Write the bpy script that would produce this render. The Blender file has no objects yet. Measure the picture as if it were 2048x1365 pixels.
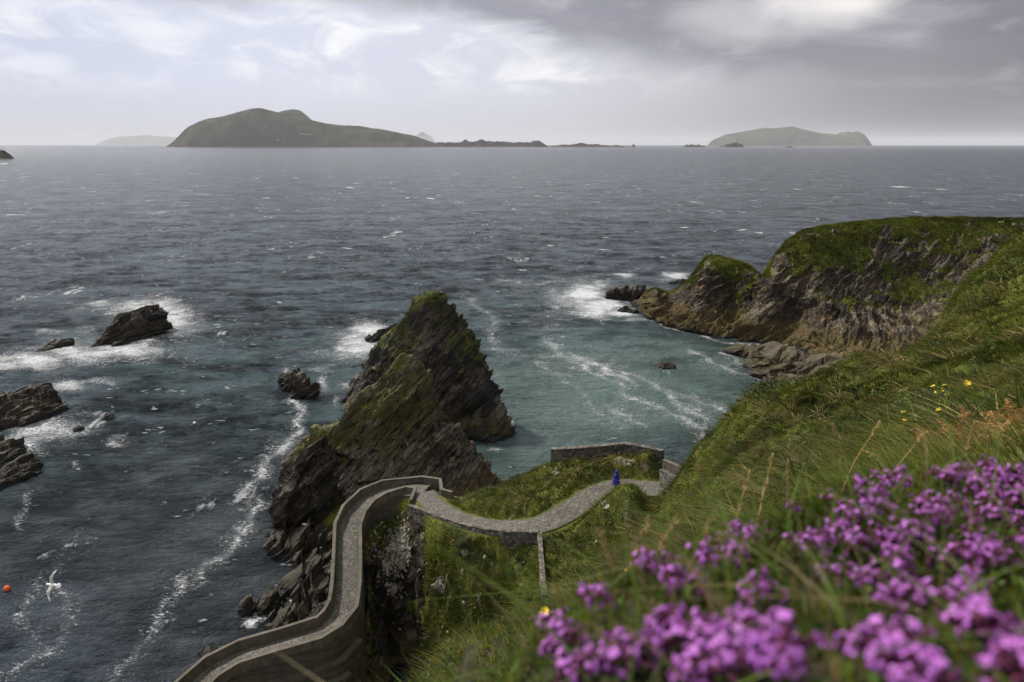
import bpy, math, random
import numpy as np
from mathutils import Vector, Matrix, Euler

# ------------------------------------------------------------------ camera, world, sun, exposure
scn = bpy.context.scene
H = 50.0
PITCH = math.radians(16.05)
FPX = 1365.0
cp, sp = math.cos(PITCH), math.sin(PITCH)
cam_d = bpy.data.cameras.new("camera")
cam = bpy.data.objects.new("camera", cam_d)
scn.collection.objects.link(cam)
cam.location = (0, 0, H)
cam.rotation_euler = (math.pi/2 - PITCH, 0, 0)
cam_d.lens = 24.0; cam_d.sensor_width = 36.0
cam_d.clip_start = 0.05; cam_d.clip_end = 400000
cam_d.dof.use_dof = True; cam_d.dof.focus_distance = 75.0; cam_d.dof.aperture_fstop = 2.6
scn.camera = cam
scn.view_settings.view_transform = 'Standard'
scn.view_settings.look = 'None'
scn.view_settings.exposure = 0.30
scn.view_settings.gamma = 1.0
scn.render.resolution_x = 1024; scn.render.resolution_y = 682
scn.render.engine = 'CYCLES'
SUN_EL = math.radians(46); SUN_AZ = math.radians(-50)   # azimuth from +Y towards +X
sun_dir = Vector((math.sin(SUN_AZ)*math.cos(SUN_EL), math.cos(SUN_AZ)*math.cos(SUN_EL), math.sin(SUN_EL)))
sd = bpy.data.lights.new("sun", 'SUN'); sd.energy = 5.0; sd.angle = math.radians(5); sd.color = (1.0, 0.95, 0.87)
sun = bpy.data.objects.new("sun", sd); scn.collection.objects.link(sun)
sun.rotation_euler = sun_dir.to_track_quat('Z', 'Y').to_euler()

# ------------------------------------------------------------------ node helper
class S:
    """socket with arithmetic"""
    def __init__(s, nt, sock): s.nt = nt; s.k = sock
    def _m(s, op, o=None, o2=None, clamp=False):
        n = s.nt.nodes.new('ShaderNodeMath'); n.operation = op; n.use_clamp = clamp
        s.nt.links.new(s.k, n.inputs[0])
        for i, v in ((1, o), (2, o2)):
            if v is None: continue
            if isinstance(v, S): s.nt.links.new(v.k, n.inputs[i])
            else: n.inputs[i].default_value = v
        return S(s.nt, n.outputs[0])
    def __add__(s, o): return s._m('ADD', o)
    __radd__ = __add__
    def __sub__(s, o): return s._m('SUBTRACT', o)
    def __rsub__(s, o): return s._m('MULTIPLY', -1.0)._m('ADD', o)
    def __mul__(s, o): return s._m('MULTIPLY', o)
    __rmul__ = __mul__
    def __truediv__(s, o): return s._m('DIVIDE', o)
    def clamp(s): return s._m('ADD', 0.0, clamp=True)
    def pow(s, e): return s._m('POWER', e)
    def exp(s): return s._m('EXPONENT')
    def max(s, o): return s._m('MAXIMUM', o)
    def min(s, o): return s._m('MINIMUM', o)
    def abs(s): return s._m('ABSOLUTE')
    def atan2(s, o): return s._m('ARCTAN2', o)
    def ss(s, a, b, t0=0.0, t1=1.0):
        n = s.nt.nodes.new('ShaderNodeMapRange'); n.interpolation_type = 'SMOOTHSTEP'
        s.nt.links.new(s.k, n.inputs[0])
        for i, v in ((1, a), (2, b), (3, t0), (4, t1)): n.inputs[i].default_value = v
        return S(s.nt, n.outputs[0])
class B:
    def __init__(b, nt): b.nt = nt
    def new(b, t, **kw):
        n = b.nt.nodes.new(t)
        for k, v in kw.items(): setattr(n, k, v)
        return n
    def link(b, a, c): b.nt.links.new(a.k if isinstance(a, S) else a, c)
    def setin(b, n, name, v):
        if isinstance(v, S): b.nt.links.new(v.k, n.inputs[name])
        else: n.inputs[name].default_value = v
    def pos(b): return S(b.nt, b.new('ShaderNodeNewGeometry').outputs['Position'])
    def normal_z(b):
        return b.xyz(S(b.nt, b.new('ShaderNodeNewGeometry').outputs['Normal']))[2]
    def obj(b): return S(b.nt, b.new('ShaderNodeTexCoord').outputs['Object'])
    def xyz(b, v):
        n = b.new('ShaderNodeSeparateXYZ'); b.link(v, n.inputs[0]); return [S(b.nt, o) for o in n.outputs]
    def comb(b, x, y, z):
        n = b.new('ShaderNodeCombineXYZ')
        for i, v in enumerate((x, y, z)): b.setin(n, i, v)
        return S(b.nt, n.outputs[0])
    def mapv(b, v, scale=(1, 1, 1), rot=(0, 0, 0)):
        n = b.new('ShaderNodeMapping'); b.link(v, n.inputs[0])
        n.inputs['Scale'].default_value = scale; n.inputs['Rotation'].default_value = rot
        return S(b.nt, n.outputs[0])
    def noise(b, v, scale=1.0, detail=4, rough=0.55, dist=0.0, typ=None):
        n = b.new('ShaderNodeTexNoise')
        if typ: n.noise_type = typ
        b.link(v, n.inputs['Vector']); n.inputs['Scale'].default_value = scale
        n.inputs['Detail'].default_value = detail; n.inputs['Roughness'].default_value = rough
        n.inputs['Distortion'].default_value = dist
        return S(b.nt, n.outputs[0])
    def voro(b, v, scale, feature='F1', rand=1.0):
        n = b.new('ShaderNodeTexVoronoi', feature=feature); b.link(v, n.inputs['Vector'])
        n.inputs['Scale'].default_value = scale; n.inputs['Randomness'].default_value = rand
        return n
    def ramp(b, f, stops):
        n = b.new('ShaderNodeValToRGB'); b.link(f, n.inputs[0]); e = n.color_ramp.elements
        while len(e) < len(stops): e.new(0.5)
        for i, (p, c) in enumerate(stops):
            e[i].position = p; e[i].color = (c, c, c, 1) if isinstance(c, (int, float)) else (*c, 1)
        return S(b.nt, n.outputs[0])
    def mix(b, f, a, c):
        n = b.new('ShaderNodeMix', data_type='RGBA')
        for i, v in ((0, f), (6, a), (7, c)):
            if isinstance(v, S): b.nt.links.new(v.k, n.inputs[i])
            elif isinstance(v, tuple): n.inputs[i].default_value = (*v, 1)
            else: n.inputs[i].default_value = v
        return S(b.nt, n.outputs[2])
    def attr(b, name):
        n = b.new('ShaderNodeAttribute', attribute_name=name); return n
    def bump(b, h, strength=0.5, dist=0.1, nrm=None):
        n = b.new('ShaderNodeBump'); b.link(h, n.inputs['Height'])
        n.inputs['Strength'].default_value = strength; n.inputs['Distance'].default_value = dist
        if nrm: b.link(nrm, n.inputs['Normal'])
        return S(b.nt, n.outputs[0])

# ------------------------------------------------------------------ sky
world = bpy.data.worlds.new("World"); scn.world = world; world.use_nodes = True
nt = world.node_tree; nt.nodes.clear(); b = B(nt)
out = b.new('ShaderNodeOutputWorld'); bg = b.new('ShaderNodeBackground')
nish = b.new('ShaderNodeTexSky', sky_type='NISHITA'); nish.sun_disc = False
nish.sun_elevation = SUN_EL; nish.sun_rotation = SUN_AZ
gen = S(nt, b.new('ShaderNodeTexCoord').outputs['Generated'])
x, y, z = b.xyz(gen)
az = x.atan2(y)                                   # 0 ahead, + right
hyp = (x*x + y*y).pow(0.5).max(0.02)
t = (z/hyp)                                       # tan(elevation)
zc = z.max(0.0) + 0.05
cv = b.comb(x/zc, y/zc, 0.0)                      # flat cloud layer
n1 = b.noise(cv, 0.55, 7, 0.62, 0.4)
n2 = b.noise(b.comb(az*5.0, t*17.0, 3.7), 1.0, 8, 0.60, 0.5)
n3 = b.noise(b.comb(az*10.0, t*24.0, 9.1), 1.0, 8, 0.62, 0.6)
azn = (az/1.6 + 0.5).clamp()                      # +-0.8 rad -> 0..1
def A(px): return 0.5 + math.atan((px-1024)/1365/ (cp+0.35*sp))/1.6
def T(py):
    up = (682.5-py)/FPX; return (-sp+up*cp)/(cp+up*sp)
hz = b.ramp(azn, [(A(0), (.50, .515, .60)), (A(700), (.53, .54, .62)), (A(1150), (.48, .48, .54)), (A(1500), (.30, .295, .335)), (A(1850), (.165, .16, .19)), (A(2048), (.145, .14, .168))])
mid = b.ramp(azn, [(A(0), (.50, .53, .66)), (A(500), (.58, .605, .72)), (A(1000), (.58, .59, .67)), (A(1350), (.48, .47, .52)), (A(1700), (.25, .243, .272)), (A(2048), (.155, .15, .172))])
base = b.mix(t.ss(0.0, 0.09), hz, mid)
puff = (n3.ss(0.43, 0.70)*t.ss(0.045, 0.10)*azn.ss(A(1500), A(1100), 0, 1))
base = b.mix(puff*0.9, base, (.84, .83, .84))
base = b.mix(((n3*0.5+n1*0.5).ss(0.50, 0.64)*azn.ss(A(700), A(200))*t.ss(.02, .08))*0.5, base, (.47, .52, .70))
edge = b.ramp(azn, [(0, 0.215), (A(-100), .20), (A(300), (T(35))), (A(620), T(10)), (A(800), T(30)), (A(1000), T(80)), (A(1300), T(135)), (A(1480), T(165)), (A(1800), T(195)), (A(2048), T(235))])
dk = (t - edge + (n2-0.5)*0.11 + (n3-0.5)*0.05).ss(-0.014, 0.034)
dcol = b.ramp(azn, [(A(0), (.50, .50, .55)), (A(450), (.38, .38, .43)), (A(900), (.26, .255, .30)), (A(1300), (.21, .205, .24)), (A(1800), (.21, .203, .23)), (A(2048), (.145, .14, .165))])
dcol = b.mix(n2.ss(0.46, 0.72)*0.5, dcol, (.56, .55, .59))
dcol = b.mix(n1.ss(0.50, 0.62)*0.35, dcol, (.22, .215, .25))
sky = b.mix(dk*0.93, base, dcol)
def blob(pxc, pyc, rx, ry, col, k, s):
    global sky
    a0 = (A(pxc)-0.5)*1.6; rr = abs((A(pxc+rx)-A(pxc))*1.6); t0 = T(pyc); tr = abs(T(pyc+ry)-t0)
    d = ((az-a0)/rr); e = ((t-t0)/tr)
    g = (d*d+e*e+(n2-0.5)*2.0+(n3-0.5)*1.6).ss(1.6, 0.0)
    sky = b.mix(g*k, sky, col)
blob(1640, 12, 150, 70, (.84, .80, .77), .95, 1)
blob(1480, 45, 160, 60, (.60, .58, .60), .6, 1)
blob(330, 82, 60, 18, (.76, .76, .79), .8, 1)
blob(100, 155, 65, 20, (.74, .76, .82), .6, 1)
blob(60, 30, 120, 40, (.72, .73, .80), .5, 1)
high = t.ss(0.24, 0.6)
over = b.mix(n1.ss(0.42, 0.60), (.44, .44, .48), (.86, .845, .86))
sky = b.mix(high, sky, over)
skyS = b.new('ShaderNodeVectorMath', operation='SCALE'); b.link(nish.outputs[0], skyS.inputs[0]); skyS.inputs['Scale'].default_value = 0.10
fin = b.mix(0.06, sky, S(nt, skyS.outputs[0]))
b.link(fin, bg.inputs[0]); bg.inputs[1].default_value = 1.0
b.link(S(nt, bg.outputs[0]), out.inputs[0])

# ------------------------------------------------------------------ projection helpers (photo pixel on a known depth or height -> place in the world)
def ray(px, py):
    r = (px-1024)/FPX; u = (682.5-py)/FPX
    return np.array([r, cp+u*sp, -sp+u*cp])
def U(px, py, z=None, y=None, s=None):
    d = ray(px, py)
    k = (z-H)/d[2] if z is not None else (y/d[1] if y is not None else s)
    return np.array([0, 0, H])+d*k
def proj(P):
    """world -> photo pixels"""
    dx = P[..., 0]; dy = P[..., 1]; dz = P[..., 2]-H
    f = dy*cp-dz*sp; u = dy*sp+dz*cp; f = np.maximum(f, 0.05)
    return 1024+dx/f*FPX, 682.5-u/f*FPX

# ------------------------------------------------------------------ numpy noise
_rs = np.random.RandomState(7)
_perm = _rs.permutation(256).astype(np.int32); _perm = np.concatenate([_perm, _perm, _perm])
_grad = _rs.normal(size=(256, 3)); _grad /= np.linalg.norm(_grad, axis=1)[:, None]
def perlin(P):
    P = np.asarray(P, float); F = np.floor(P); f = P-F; I = F.astype(np.int64) & 255
    u = f*f*f*(f*(f*6-15)+10); res = 0
    for i in (0, 1):
        for j in (0, 1):
            for k in (0, 1):
                h = _perm[(_perm[(_perm[(I[:, 0]+i) & 255]+I[:, 1]+j) & 255]+I[:, 2]+k) & 255]
                g = _grad[h]
                d = g[:, 0]*(f[:, 0]-i)+g[:, 1]*(f[:, 1]-j)+g[:, 2]*(f[:, 2]-k)
                w = (u[:, 0] if i else 1-u[:, 0])*(u[:, 1] if j else 1-u[:, 1])*(u[:, 2] if k else 1-u[:, 2])
                res = res+w*d
    return res*1.6
def fbm(P, oct=4, gain=.5, lac=2.03):
    a = 1; r = 0
    P = np.asarray(P, float)
    for o in range(oct): r = r+a*perlin(P+o*17.3); P = P*lac; a *= gain
    return r
def sst(x, a, b):
    t = np.clip((x-a)/(b-a), 0, 1); return t*t*(3-2*t)

# ------------------------------------------------------------------ object helpers
col = scn.collection
def mesh_np(name, V, F, mat=None, parent=None, smooth=True, attrs=None):
    """V (n,3), F (m,3) or (m,4) int"""
    me = bpy.data.meshes.new(name)
    V = np.asarray(V, np.float32); F = np.asarray(F, np.int32); k = F.shape[1]
    me.vertices.add(len(V)); me.vertices.foreach_set('co', V.ravel())
    me.loops.add(F.size); me.loops.foreach_set('vertex_index', F.ravel())
    me.polygons.add(len(F)); me.polygons.foreach_set('loop_start', np.arange(0, F.size, k, dtype=np.int32))
    me.update(calc_edges=True)
    if smooth: me.polygons.foreach_set('use_smooth', np.ones(len(F), bool))
    for an, av in (attrs or {}).items():
        av = np.asarray(av, np.float32)
        if av.ndim == 1:
            a = me.attributes.new(an, 'FLOAT', 'POINT'); a.data.foreach_set('value', av)
        else:
            a = me.attributes.new(an, 'FLOAT_COLOR', 'POINT')
            c = np.ones((len(av), 4), np.float32); c[:, :3] = av; a.data.foreach_set('color', c.ravel())
    me.validate()
    o = bpy.data.objects.new(name, me); col.objects.link(o)
    if mat: me.materials.append(mat)
    if parent: o.parent = parent
    return o
def tag(o, label=None, cat=None, group=None, kind=None):
    if label: o['label'] = label
    if cat: o['category'] = cat
    if group: o['group'] = group
    if kind: o['kind'] = kind
    return o
def thing(name, loc, label, cat, group=None, rot=(0, 0, 0)):
    o = bpy.data.objects.new(name, None); col.objects.link(o); o.location = loc; o.rotation_euler = rot
    o.empty_display_size = 0.2
    return tag(o, label, cat, group)
def gridF(nu, nv, wrap=False):
    """faces for grid index = i*nv+j, i<nu, j<nv; wrap closes the j direction"""
    i = np.arange(nu-1)[:, None]; j = np.arange(nv if wrap else nv-1)[None, :]
    j2 = (j+1) % nv
    a = i*nv+j; b_ = i*nv+j2; c = (i+1)*nv+j2; d = (i+1)*nv+j
    return np.stack([a+0*j, b_, c, d], -1).reshape(-1, 4)
def grid_normals(G):
    du = np.gradient(G, axis=0); dv = np.gradient(G, axis=1)
    n = np.cross(du, dv); n /= np.linalg.norm(n, axis=-1, keepdims=True)+1e-9
    return n
def crom(P, n):
    """Catmull-Rom resample along axis 0 to n samples"""
    P = np.asarray(P, float); m = len(P); s = np.linspace(0, m-1, n); i = np.clip(s.astype(int), 0, m-2); f = s-i
    f = f.reshape((-1,)+(1,)*(P.ndim-1))
    Q = np.concatenate([[2*P[0]-P[1]], P, [2*P[-1]-P[-2]]])
    p0, p1, p2, p3 = Q[i], Q[i+1], Q[i+2], Q[i+3]
    return .5*((2*p1)+(p2-p0)*f+(2*p0-5*p1+4*p2-p3)*f*f+(3*p1-p0-3*p2+p3)*f**3)
def linre(P, n):
    P = np.asarray(P, float); d = np.r_[0, np.cumsum(np.linalg.norm(np.diff(P[:, :3], axis=0), axis=1))]
    s = np.linspace(0, d[-1], n); return np.stack([np.interp(s, d, P[:, k]) for k in range(P.shape[1])], 1)
def new_mat(name):
    m = bpy.data.materials.new(name); m.use_nodes = True; nt = m.node_tree; nt.nodes.clear(); b = B(nt)
    o = b.new('ShaderNodeOutputMaterial'); p = b.new('ShaderNodeBsdfPrincipled')
    b.nt.links.new(p.outputs[0], o.inputs[0]); return m, b, p, o
# ------------------------------------------------------------------ materials
def simple(name, c, rough=.6, var=.15, scale=8., bump=.2, bd=.01, spec=.3):
    m, b, p, o = new_mat(name); v = b.obj()
    n = b.noise(v, scale, 5, .6)
    dark = tuple(q*(1-var*1.6) for q in c); lite = tuple(min(1, q*(1+var*1.6)) for q in c)
    b.link(b.ramp(n, [(.3, dark), (.7, lite)]), p.inputs['Base Color'])
    p.inputs['Roughness'].default_value = rough; p.inputs['Specular IOR Level'].default_value = spec
    b.link(b.bump(n, bump, bd), p.inputs['Normal']); return m
def bed_coords(b, n, f=(1, 1, 1)):
    """coordinates rotated so that Z runs across the rock beds with normal n"""
    q = Vector(n).normalized().rotation_difference(Vector((0, 0, 1))).to_euler()
    return b.mapv(b.mapv(b.pos(), (1, 1, 1), tuple(q)), f)
def rock_layers(b, bn, dark=(.010, .009, .008), midc=(.060, .047, .031), light=(.23, .18, .115), big=.12, weed=True, sc=1.0, weedk=1.0):
    """colour and height of bedded slate"""
    v = b.pos()
    w = b.noise(v, .35*sc, 3, .5)
    bc = bed_coords(b, bn, (.42*sc, .42*sc, 2.2*sc))
    s1 = b.noise(bc, 1.0, 7, .62, .35)
    s2 = b.noise(bed_coords(b, bn, (.5*sc, .5*sc, 6.0*sc)), 1.0, 6, .6, .2)
    g = b.noise(v, 1.3*sc, 8, .62)
    f = (s1*.5+g*.35+w*.15)
    c = b.ramp(f, [(.42, dark), (.51, midc), (.64, light)])
    ochre = b.noise(v, .16*sc, 4, .6, .5).ss(.52, .62)*s1.ss(.42, .6)
    c = b.mix(ochre*.55, c, (.17, .11, .05))
    sl = b.xyz(S(b.nt, b.voro(b.mapv(bed_coords(b, bn, (.16*sc, .16*sc, .75*sc)), (1, 1, 1)), 1.0).outputs['Color']))[0]
    c = b.mix(1.0-sl.ss(.0, .55), c, b.mix(.6, c, (.008, .007, .006)))
    c = b.mix(sl.ss(.72, .95)*.5, c, (.17, .145, .11))
    ck = b.new('ShaderNodeVectorMath', operation='ADD'); cb_ = bed_coords(b, bn, (.30*sc, .30*sc, 1.3*sc)); b.link(cb_, ck.inputs[0])
    wv_ = b.new('ShaderNodeVectorMath', operation='SCALE'); nn_ = b.new('ShaderNodeTexNoise'); b.link(v, nn_.inputs['Vector']); nn_.inputs['Scale'].default_value = 1.1*sc; nn_.inputs['Detail'].default_value = 5
    b.nt.links.new(nn_.outputs[1], wv_.inputs[0]); wv_.inputs['Scale'].default_value = .55; b.nt.links.new(wv_.outputs[0], ck.inputs[1])
    dd_ = S(b.nt, b.voro(S(b.nt, ck.outputs[0]), 1.0, 'DISTANCE_TO_EDGE').outputs['Distance']); crk = dd_.ss(.075, .012)
    c = b.mix(crk*.85, c, (.007, .006, .005))
    pale = b.noise(v, .55*sc, 6, .65).ss(.60, .66)*g.ss(.5, .6)
    c = b.mix(pale*.6, c, (.30, .28, .24))
    h = s1*.7+s2*.30+g*.7-crk*.35
    if weed is True: weed = 3.0
    if weed:
        z = b.xyz(v)[2]
        zz = z+(b.noise(v, .4, 4)-.5)*3.0
        wc = b.ramp(b.noise(v, 1.6, 6, .65), [(.35, tuple(q*weedk for q in (.022, .016, .006))), (.52, tuple(q*weedk for q in (.080, .057, .019))), (.7, tuple(q*weedk for q in (.15, .108, .04)))])
        c = b.mix(zz.ss(weed+1.2, weed-1.0)*.88, c, wc)
        c = b.mix(zz.ss(1.1, .3), c, (.010, .010, .010))
    return c, h
def grass_col(b, sc=1.0):
    v = b.pos()
    n = b.noise(v, .30*sc, 5, .6, .3); m = b.noise(v, 2.4*sc, 6, .65)
    c = b.ramp(n*.55+m*.45, [(.34, (.012, .016, .003)), (.46, (.034, .044, .006)), (.56, (.098, .108, .012)), (.69, (.19, .165, .032))])
    br = b.noise(v, .8*sc, 5, .65, .4).ss(.54, .66)
    return b.mix(br*.45, c, (.075, .048, .018)), m
def rock_mat(name, bn, moss=0.0, mossbrown=.6, **kw):
    m, b, p, o = new_mat(name)
    c, h = rock_layers(b, bn, **kw)
    if moss:
        gc, gm = grass_col(b, 1.4); gc = b.mix(b.noise(b.pos(), .55, 6, .7, .5).ss(.44, .58)*mossbrown, gc, (.085, .066, .022))
        v = b.pos(); z = b.xyz(v)[2]; at = S(b.nt, b.attr('moss').outputs['Fac'])
        k = (at+(b.noise(v, .8, 6, .68)-.5)*1.5).ss(.42, .58)
        c = b.mix(k, c, gc); h = h+gm*k*.6
    b.link(c, p.inputs['Base Color']); p.inputs['Roughness'].default_value = .72; p.inputs['Specular IOR Level'].default_value = .35
    b.link(b.bump(h, .9, .35), p.inputs['Normal'])
    return m
BN = (-.80, .22, .56)
M_near = rock_mat('slate_near_stack', BN, 1, .75, midc=(.080, .062, .038), light=(.27, .21, .135))  # paler slate, so the near stack looks lit against the far one
M_far = rock_mat('slate_far_stack', BN, 1, .15, dark=(.006, .005, .005), midc=(.026, .020, .014), light=(.10, .078, .050))  # same slate darkened in colour to stand for the far stack's shade
M_low = rock_mat('slate_low', BN, 0, weedk=.30, light=(.07, .056, .038), midc=(.024, .019, .013))
M_isle = None

def terrain_mat(name, bn, sc=1.0, **kw):
    """grass over rock, chosen by the 'rock' attribute; pale lichen by the 'lichen' attribute"""
    m, b, p, o = new_mat(name)
    rc, rh = rock_layers(b, bn, **kw)
    gc, gm = grass_col(b, sc)
    v = b.pos(); at = S(b.nt, b.attr('rock').outputs['Fac']); li = S(b.nt, b.attr('lichen').outputs['Fac'])
    k = (at+(b.noise(v, .9*sc, 6, .68)-.5)*1.1).ss(.44, .56)
    l = (li+(b.noise(v, 2.6, 6, .7)-.5)*1.6).ss(.66, .72)
    c = b.mix(k, gc, rc)
    c = b.mix(l, c, b.ramp(b.noise(v, 6, 4), [(.3, (.30, .28, .23)), (.7, (.62, .59, .50))]))
    b.link(c, p.inputs['Base Color']); p.inputs['Roughness'].default_value = .85; p.inputs['Specular IOR Level'].default_value = .2
    b.link(b.bump(rh*k+gm*(1-k)*1.2+b.noise(v, 9, 4, .7)*.25, .9, .30), p.inputs['Normal'])
    return m
M_head = terrain_mat('headland_ground', (-.55, .15, .82), .55, dark=(.011, .008, .005), midc=(.048, .035, .021), light=(.20, .145, .088), weed=5.2)
M_land = terrain_mat('hillside_ground', (-.7, -.3, .6), 1.0, midc=(.055, .045, .034), weed=2.0)

def concrete_mat(name, c=(.092, .077, .056), moss=.6, band=0):
    m, b, p, o = new_mat(name); v = b.pos()
    n = b.noise(v, .9, 8, .65, .4); f = b.noise(v, 9, 6, .7)
    st = b.noise(b.mapv(v, (2.2, 2.2, .25)), 1.0, 6, .6)
    cc = b.ramp(n*.6+f*.4, [(.34, tuple(q*.45 for q in c)), (.52, c), (.70, tuple(q*1.55 for q in c))])
    cc = b.mix(st.ss(.5, .68)*.55, cc, (.035, .032, .026))
    cc = b.mix(b.noise(v, 2.1, 7, .7).ss(.60, .66)*moss, cc, (.05, .052, .018))
    cc = b.mix(b.noise(v, 5.5, 5, .6).ss(.68, .72)*.7, cc, (.50, .47, .40))
    hgt = n+f*.5
    if band:
        z_ = b.xyz(v)[2]+(n-.5)*.25; fr = (z_*band)._m('FRACT'); ln = fr.ss(.10, .0)
        cc = b.mix(ln*.8, cc, (.014, .012, .009)); cc = b.mix(b.noise(b.comb(0.0, 0.0, (z_*band)._m('FLOOR')*3.1), 1.0, 0).ss(.4, .6)*.5, cc, (.035, .030, .022)); hgt = hgt-ln*.8
    b.link(cc, p.inputs['Base Color']); p.inputs['Roughness'].default_value = .9
    b.link(b.bump(hgt, .8, .06), p.inputs['Normal']); return m
M_conc = concrete_mat('weathered_concrete')
M_conc_dark = concrete_mat('stained_concrete', (.075, .063, .046), .5, 1.3)
def stone_wall_mat():
    m, b, p, o = new_mat('rubble_stone'); v = b.mapv(b.pos(), (1, 1, 1.7))
    vo = b.voro(v, 3.2); vd = b.voro(v, 3.2, 'DISTANCE_TO_EDGE'); d = S(b.nt, vd.outputs['Distance'])
    hue = b.xyz(S(b.nt, vo.outputs['Color']))[0]
    c = b.ramp(hue*.6+b.noise(v, 8, 5)*.4, [(.2, (.035, .030, .024)), (.5, (.085, .074, .058)), (.8, (.17, .15, .12))])
    c = b.mix(d.ss(.05, .0), c, (.016, .014, .011))
    c = b.mix(b.noise(b.pos(), 4.2, 6, .7).ss(.62, .67)*.85, c, (.46, .43, .36))
    c = b.mix(b.noise(b.pos(), 1.4, 6, .7).ss(.54, .64)*.5, c, (.05, .055, .018))
    b.link(c, p.inputs['Base Color']); p.inputs['Roughness'].default_value = .92
    b.link(b.bump(d.min(.12)*6+b.noise(v, 14, 4)*.4, .9, .06), p.inputs['Normal']); return m
M_rubble = stone_wall_mat()
def path_mat():
    m, b, p, o = new_mat('cobbled_path'); v = b.pos()
    vo = b.voro(v, 6.5); d = S(b.nt, b.voro(v, 6.5, 'DISTANCE_TO_EDGE').outputs['Distance'])
    hue = b.xyz(S(b.nt, vo.outputs['Color']))[0]; n = b.noise(v, .7, 6, .6)
    c = b.ramp(hue*.45+n*.55, [(.3, (.042, .036, .029)), (.5, (.080, .070, .057)), (.75, (.14, .126, .104))])
    c = b.mix(d.ss(.04, .0)*.8, c, (.045, .038, .029))
    e = S(b.nt, b.attr('edge').outputs['Fac'])
    c = b.mix((e+(b.noise(v, 2.5, 6, .7)-.5)*1.2).ss(.62, .8)*.85, c, (.045, .056, .012))
    b.link(c, p.inputs['Base Color']); p.inputs['Roughness'].default_value = .9
    b.link(b.bump(d.min(.1)*6+b.noise(v, 22, 3)*.3, .8, .04), p.inputs['Normal']); return m
M_path = path_mat()

def sea_mat():
    m, b, p, o = new_mat('sea_water'); v = b.pos()
    f = S(b.nt, b.attr('foam').outputs['Fac']); wc = S(b.nt, b.attr('water').outputs['Color'])
    cap = S(b.nt, b.attr('cap').outputs['Fac'])
    x, y, z = b.xyz(v)
    v2 = b.comb(x, y, 0.0)
    w1 = b.noise(b.mapv(v2, (.15, .26, 1), (0, 0, .25)), 1.0, 5, .60, .3)
    w2 = b.noise(b.mapv(v2, (.45, 1.0, 1), (0, 0, -.2)), 1.0, 6, .62, .3)
    w3 = b.noise(b.mapv(v2, (2.0, 4.2, 1), (0, 0, .1)), 1.0, 4, .65)
    wf = b.noise(b.mapv(v2, (.020, .034, 1), (0, 0, .12)), 1.0, 9, .72)
    lace = b.noise(v2, 1.3, 8, .70, 1.2); lace2 = b.noise(b.mapv(v2, (1.0, 1.9, 1), (0, 0, .5)), 1.7, 6, .72, .8)
    ridg = 1-((lace-.5).abs()*7.0)
    dens = f
    wg = b.noise(b.mapv(v2, (.06, .10, 1), (0, 0, -.25)), 1.0, 8, .74)
    calm = S(b.nt, b.attr('calm').outputs['Fac'])
    fo = (dens*1.0 + (lace2-.5)*3.0*(dens*5).clamp() + (ridg-.55)*.40*(dens*4).clamp() + (b.noise(v2, .18, 5, .6, .8)-.5)*1.6*(dens*4).clamp()).ss(.47, .92)
    tiny = (w1*.55+w2*.45+(b.noise(v2, .02, 3)-.5)*.25).ss(.605, .65)*.8
    capn = (cap+(w2-.5)*2.2).ss(.60, .85)
    far_cap = (b.noise(b.mapv(v2, (.05, .022, 1), (0, 0, .1)), 1.0, 10, .78)+(wg-.5)*.35).ss(.605, .65)*(1-calm)*.75
    fo = fo.max(capn).max(far_cap).max(tiny*cap.ss(-.1, .05))
    fo = fo.max(dens.ss(.30, 1.15)*.42)
    fo = fo.clamp()
    chop_shading = b.mix((wf*.45+wg*.55).ss(.43, .56)*(1-calm)*.9, b.mix(.25, wc, (.10, .125, .15)), (.008, .010, .014))  # dark shading of the waves put into the water colour
    chop_shading = b.mix((w2*.6+w1*.4).ss(.60, .72)*.35, chop_shading, (.20, .24, .26))  # light glints on the small waves, also painted in
    col_ = b.mix(fo, chop_shading, (.74, .76, .77))
    b.link(col_, p.inputs['Base Color'])
    p.inputs['IOR'].default_value = 1.33; b.setin(p, 'Roughness', fo*.5+.20)
    rip = (wf*.22+wg*.33+w1*.28+w2*.17).ss(.44, .555)
    b.setin(p, 'Specular IOR Level', (1-rip)*.46+.04+calm*.12)
    b.link(b.bump(w1*1.0+w2*.46+w3*.16+wf*1.6+wg*1.2+fo*.15, 1.0, 3.8), p.inputs['Normal'])
    return m
M_sea = sea_mat()
def blade_mat(name):
    m, b, p, o = new_mat(name)
    c = S(b.nt, b.attr('tint').outputs['Color'])
    b.link(c, p.inputs['Base Color']); p.inputs['Roughness'].default_value = .6; p.inputs['Specular IOR Level'].default_value = .25
    tr = b.new('ShaderNodeBsdfTranslucent'); b.link(c, tr.inputs[0])
    mx = b.new('ShaderNodeMixShader'); mx.inputs[0].default_value = .35
    b.nt.links.new(p.outputs[0], mx.inputs[1]); b.nt.links.new(tr.outputs[0], mx.inputs[2]); b.nt.links.new(mx.outputs[0], o.inputs[0])
    return m
M_blade = blade_mat('grass_blades')

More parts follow.
